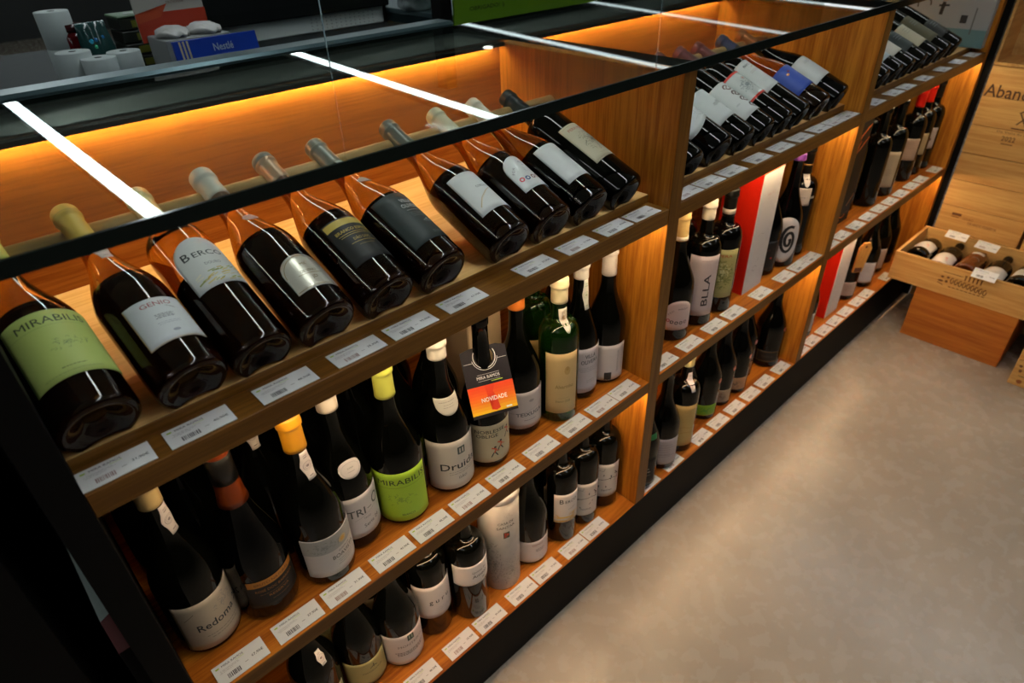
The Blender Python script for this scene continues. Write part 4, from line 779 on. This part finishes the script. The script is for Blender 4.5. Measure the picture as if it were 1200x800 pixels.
shut_crate('closed pine crate with burnt lettering, second of the left stack', 2.83, -.303, -.024, .604, .300, [('t', 'Abandonado', -2, 200, 42, bk, 268), ('l', [(-6, 158), (18, 120)], 4, bk), ('l', [(20, 156), (-8, 122)], 4, bk), ('l', [(-10, 160), (2, 168), (6, 156), (20, 166)], 4, bk), ('r', -20, 106, 26, 110, bk), ('t', 'Do Vinha do Douro', 4, 88, 8, '7a5220', 120), ('t', '2022', -14, 62, 17, bk, 42), ('r', -32, 50, 4, 54, '7a5220')])
shut_crate('closed pine crate below the lettered one in the left stack', 2.83, -.303, -.024, .303, .300, [('r', -96, 66, -64, 76, '6b3c14'), ('r', -96, 58, -70, 62, '8a5a24'), ('t', 'DOURO', -38, 56, 10, '8a5a24', 34), ('t', 'GRANDE RESERVA', 12, 42, 11, '7a4a1c', 96)])
shut_crate('closed pine crate at the foot of the left stack, behind the open crate', 2.83, -.303, -.024, 0, .302, None)
for i in range(3):
    shut_crate('closed pine crate of the right stack, '+['on the floor', 'in the middle', 'on top'][i], 2.80, -.640, -.318, .302*i, .300, None)
t = thing('empty_crate', 'empty pine crate standing open on top of the left stack', 'crate', (2.83, -.1635, .9055))
for nm, lo, hi in (('side_board', (0, -.14, 0), (.17, -.131, .34)), ('side_board', (0, .131, 0), (.17, .14, .34)), ('end_board', (0, -.131, 0), (.17, .131, .009)), ('end_board', (0, -.131, .331), (.17, .131, .34)), ('back_board', (.161, -.131, .009), (.17, .131, .331))): box(nm, lo, hi, pine_x, t)
t = thing('floor_crate', 'low pine crate on the floor right of the stained block', 'crate', (2.437, -.483, 0))
box('crate_body', (0, -.33, .0), (.33, 0, .20), pine, t, .0012)
for k in range(2): box('end_board', (-.007, -.329, .002+.1*k), (-.0004, -.001, .098+.1*k), pine, t, .0008)
render_ops([('e', 16, 78, 5, 5, '6b3c14'), ('e', 20, 60, 5, 6, '6b3c14'), ('e', 30, 20, 8, 8, '8a4a1c'), ('r', 20, 40, 60, 43, '6b4a20')], lambda u, v, l: (-.0074-l*.0002, -u/1000, v/1000), 'burnt_print', t)
# ---------------------------------------------------------------- behind the glass: rails, screen and till counter
ra = thing('rear_rail', 'grey metal rail along the back edge of the glass top', 'rail', (0, 0, 0))
box('rail_body', (-.2, .606, 1.12), (XE+.04, .634, 1.190), rail_metal, ra, .002)
gs = thing('glass_screen', 'upright clear glass screen standing behind the cabinet', 'screen', (0, 0, 0))
clear = sheet
for i, (x0, x1) in enumerate(((-.4, .671), (.6735, 1.750), (1.7525, 2.83))):
    bm = bmesh.new(); vs = [bm.verts.new(p) for p in ((x0, .6005, 1.1966), (x1, .6005, 1.1966), (x1, .6005, 1.75), (x0, .6005, 1.75))]; bm.faces.new(vs)
    o = from_bm('glass_pane', bm, mat('clear_pane', (1, 1, 1), .02), gs); o.data.materials.clear()
    if 'cp' not in MC:
        m = sheet.copy(); m.name = 'clear_screen_glass'; m.node_tree.nodes['Transparent BSDF'].inputs[0].default_value = (.56, .62, .62, 1); MC['cp'] = m
    o.data.materials.append(MC['cp'])
for x in (.6722, 1.7512): box('pane_joint', (x-.0010, .5995, 1.1966), (x+.0010, .6020, 1.75), mat('joint', (.30, .42, .45), .2, spec=.8), gs, 0)
ct = thing('till_counter', 'dark grey till counter with a steel rail behind the cabinet', 'counter', (0, 0, 0))
box('worktop', (-.6, .76, 1.04), (2.6, 1.95, 1.075), mat('counter_top', (.012, .015, .016), .6, spec=.1), ct, .002)
box('counter_front', (-.6, .78, 0), (2.6, .80, 1.04), dark_grey, ct)
box('counter_rail', (-.6, .69, 1.13), (1.06, .752, 1.190), teal_metal, ct, .006)
box('counter_rail', (1.06, .69, 1.10), (2.6, .752, 1.14), teal_metal, ct, .006)
rollm = mat('paper_roll', hexc('b9bfbe'), .7); core = mat('roll_core', (.03, .03, .03), .7)
def roll(label, x, y, z, h=.082, r=.036):
    t = thing('paper_roll', label, 'paper roll', (x, y, z), (0, 0, 0), 'till paper rolls on the counter')
    lathe_obj('paper', [(.008, .0), (r-.001, 0), (r, .001), (r, h-.001), (r-.001, h), (.008, h)], rollm, t, 32)
    lathe_obj('core', [(.0005, .001), (.0078, .001), (.0078, h+.0006), (.0005, h+.0006)], core, t, 16)
roll('till paper roll at the left of the front three', .372, 1.215, 1.0755, .088); roll('till paper roll in the middle of the front three', .408, 1.165, 1.0755, .076); roll('till paper roll at the right of the front three', .468, 1.185, 1.0755, .079)
roll('till paper roll under the topmost one', .382, 1.330, 1.0755, .082); roll('topmost till paper roll', .382, 1.330, 1.1580, .078)
t = thing('shop_sign', 'blue sign with cream stripes and white lettering on the till counter', 'sign', (.592, .92, 1.0755), (R_(-8), 0, .02))
box('board', (-.092, -.004, 0), (.092, .004, .120), mat('sign_blue', hexc('1240b8'), .35), t, .0008)
render_ops([('r', -80, 2, -76, 118, 'd3c2a8'), ('r', -72, 2, -68, 118, 'd3c2a8'), ('r', -64, 2, -60, 118, 'd3c2a8'), ('t', 'Nestlé', 12, 92, 15, 'c9d3e8', 44), ('t', 'PARA SABOREAR NA', 14, 80, 5.5, '9fb2dc', 52), ('t', 'LOJA OU EM CASA', 14, 70, 5.5, '9fb2dc', 52)], lambda u, v, l: (u/1000, -.0045-l*.0002, v/1000), 'print', t)
t = thing('sweets_display', 'white counter display tray with a red and white backboard', 'box', (.60, 1.12, 1.0755), (0, 0, .03))
box('tray', (-.075, -.06, 0), (.075, .05, .105), paper('8f8f8e'), t, .002)
box('backboard', (-.085, .052, .09), (.075, .058, .235), paper('b5ada4'), t, .001)
box('red_band', (-.086, .0505, .09), (.076, .0518, .150), mat('red_print', hexc('b8361a'), .5), t, 0)
render_ops([('t', 'Bombons', 4, 178, 16, 'a8241c', 64), ('t', 'recheados', 10, 166, 8, '8c7a6a', 40), ('t', 'Momentos', 0, 212, 16, 'a8241c', 70), ('p', [(-86, 150), (-40, 152), (-10, 166), (-30, 140), (-86, 130)], 'c04a20'), ('l', [(36, 178), (44, 196)], 6, 'b03018')], lambda u, v, l: (u/1000, .0498-l*.0003, v/1000), 'print', t)
for i, (x, s) in enumerate(((-.038, 'left'), (.035, 'right'))):
    tt = thing('sweets_bag', f'white and red sachet heaped in the {s} half of the display tray', 'sachet', (.60+x, 1.105, 1.181), (0, 0, .3*i), 'sachets in the display tray')
    bm = bmesh.new(); bmesh.ops.create_icosphere(bm, subdivisions=3, radius=1)
    for v in bm.verts: v.co = Vector((v.co.x*.036, v.co.y*.045, max(-.3, v.co.z)*.014+.004*math.sin(v.co.x*9+v.co.y*7)))
    bmesh.ops.translate(bm, verts=bm.verts, vec=(0, 0, .006)); from_bm('sachet', bm, mat('sachet', hexc('c9c4c0'), .4, noise=60), tt, True)
t = thing('box_stack', 'stack of dark snack packs with green lids and yellow labels', 'packs', (.530, 1.275, 1.0755), (0, 0, .05))
for i in range(5):
    box('pack', (-.040, -.035, .028*i), (.040, .04, .028*i+.026), mat('pack_dark', (.012, .016, .010), .4), t, .002)
    box('pack_label', (-.012+.004*(i % 2), -.0362, .028*i+.005), (.018, -.0354, .028*i+.020), mat('pack_label', hexc('7a7a1e'), .5), t, 0)
box('lid', (-.042, -.037, .1385), (.042, .042, .144), mat('lid_green', hexc('4c6a48'), .4), t, .002); box('lid_label', (-.012, -.012, .1442), (.018, .014, .1448), paper('a9b0aa'), t, 0)
t = thing('sweet_jar', 'small jar of dark red sweets with bright highlights', 'jar', (.405, 1.32, 1.0755))
lathe_obj('jar_body', [(.001, 0), (.030, 0), (.032, .004), (.032, .105), (.026, .116), (.001, .116)], mat('red_jar', hexc('5c1014'), .12), t, 24); lathe_obj('jar_lid', [(.001, .116), (.028, .116), (.028, .132), (.001, .132)], mat('jar_lid', hexc('3a0c0e'), .2), t, 24)
t = thing('sweets_pouch', 'clear teal pouch of bright blue sweets', 'pouch', (.437, 1.245, 1.0755), (R_(-6), 0, .1))
bm = bmesh.new(); bmesh.ops.create_grid(bm, x_segments=10, y_segments=10, size=1)
for v in bm.verts: x, y = v.co.x, v.co.y; v.co = Vector((x*.030, -.012*(1-x*x)*(1-y*y)-.002*math.sin(7*x), .068+y*.066))
o = from_bm('pouch_film', bm, mat('teal_film', hexc('20403f'), .15), t, True); o.modifiers.new('t', 'SOLIDIFY').thickness = .012
box('pouch_seal', (-.031, -.008, .126), (.031, .008, .138), mat('pouch_seal', hexc('7d9496'), .3), t, .002)
for x, z, c in ((-.016, .098, '2aa0c8'), (-.004, .100, '1a6aa8'), (.010, .104, '1a6aa8'), (-.010, .086, '3ac08a'), (.004, .088, 'c03a30')):
    bm = bmesh.new(); bmesh.ops.create_icosphere(bm, subdivisions=2, radius=.0062); bmesh.ops.translate(bm, verts=bm.verts, vec=(x, -.016, z)); from_bm('sweet', bm, mat('sweet_'+c, hexc(c), .2), t, True)
t = thing('till_terminal', 'pale grey perforated till housing with a black screen above', 'till', (1.11, 1.52, 1.0755))
box('housing', (-.30, 0, 0), (.30, .14, .052), mat('grey_housing', (.85, .88, .85), .6), t, .003)
bm = bmesh.new()
for i in range(14):
    for j in range(4):
        v = [bm.verts.new((.02+i*.018+a*.0032, -.0006, .008+j*.010+b*.0026)) for a, b in ((0, 0), (1, 0), (1, 1), (0, 1))]; bm.faces.new(v)
o = from_bm('vent_holes', bm, mat('vent_dark', (.10, .11, .11), .8), t); o['kind'] = 'stuff'
box('screen_body', (-.34, -.03, .054), (.31, .16, .20), mat('screen_black', (.006, .007, .007), .3), t, .004); box('screen_side', (.302, -.002, 0), (.312, .12, .052), black_matt, t)
t = thing('side_shelf', 'dark teal side shelf at the right of the till', 'shelf', (1.62, 1.45, 1.0755))
box('shelf_top', (-.20, -.28, .03), (.25, .30, .045), teal_metal, t, .002); box('shelf_body', (-.19, -.27, 0), (.25, .29, .03), mat('teal_dark', (.015, .04, .045), .5), t)
t = thing('carrier_bag', 'crumpled white carrier bag with green marks on the side shelf', 'bag', (1.46, 1.37, 1.1215))
bm = bmesh.new(); bmesh.ops.create_icosphere(bm, subdivisions=4, radius=1)
rb = random.Random(4)
for v in bm.verts:
    n_z = .12*math.sin(v.co.x*9+1)*math.cos(v.co.y*8)+.10*math.sin(v.co.z*13+v.co.x*5); v.co = Vector((v.co.x*.085*(1+n_z), v.co.y*.06*(1+n_z), max(-.02, v.co.z*.075*(1+n_z)+.035)+.021))
from_bm('bag_film', bm, mat('bag_white', hexc('a9b2b4'), .4), t, True)
for dx, dz in ((-.01, .09), (.03, .085)): box('green_mark', (dx-.006, -.062, dz-.02), (dx+.004, -.056, dz-.004), mat('bag_green', hexc('8fae3a'), .5), t, .001)
t = thing('thank_you_sign', 'olive green board with black lettering behind the glass', 'sign', (0, 1.12, 1.0755))
box('board', (1.404, 0, 0), (2.12, .006, .108), mat('sign_olive', hexc('6c9410'), .5), t, .0008)
render_ops([('t', 'OBRIGADO! :)', 1541, 58, 11.6, '1a2008', 147)], lambda u, v, l: (u/1000, -.0005-l*.0002, v/1000), 'print', t)
t = thing('black_post', 'black post left of the olive board', 'post', (1.355, 1.12, 1.0755)); box('post_body', (0, 0, 0), (.042, .05, .40), black_matt, t)
# left of the cabinet
t = thing('side_unit', 'black shop unit standing left of the cabinet', 'cabinet', (-.08, .3, 0))
box('unit_body', (-.9, -.28, 0), (-.004, .45, 1.05), black, t)
t = thing('leaning_card', 'thin pale blue card with a dark red foot squeezed beside the black end panel', 'card', (-.040, .021, 0))
def sliver(nm, pts, m):
    bm = bmesh.new(); a = [bm.verts.new((x+.040, 0, z)) for x, z in pts]; b = [bm.verts.new((x+.040, .0015, z)) for x, z in pts]
    bm.faces.new(a); bm.faces.new(b[::-1])
    for i in range(len(pts)): bm.faces.new((a[i], a[(i+1) % len(pts)], b[(i+1) % len(pts)], b[i]))
    from_bm(nm, bm, m, t)
sliver('card_body', [(-.0358, .880), (-.0345, .880), (-.0345, .768), (-.0462, .762)], paper('8fa6a8'))
sliver('card_foot', [(-.0462, .7615), (-.0345, .7675), (-.0345, .70), (-.048, .70)], mat('dark_red_print', hexc('5c2230'), .5))
sliver('card_stem', [(-.048, .6995), (-.0345, .6995), (-.0345, 0), (-.048, 0)], black_matt)
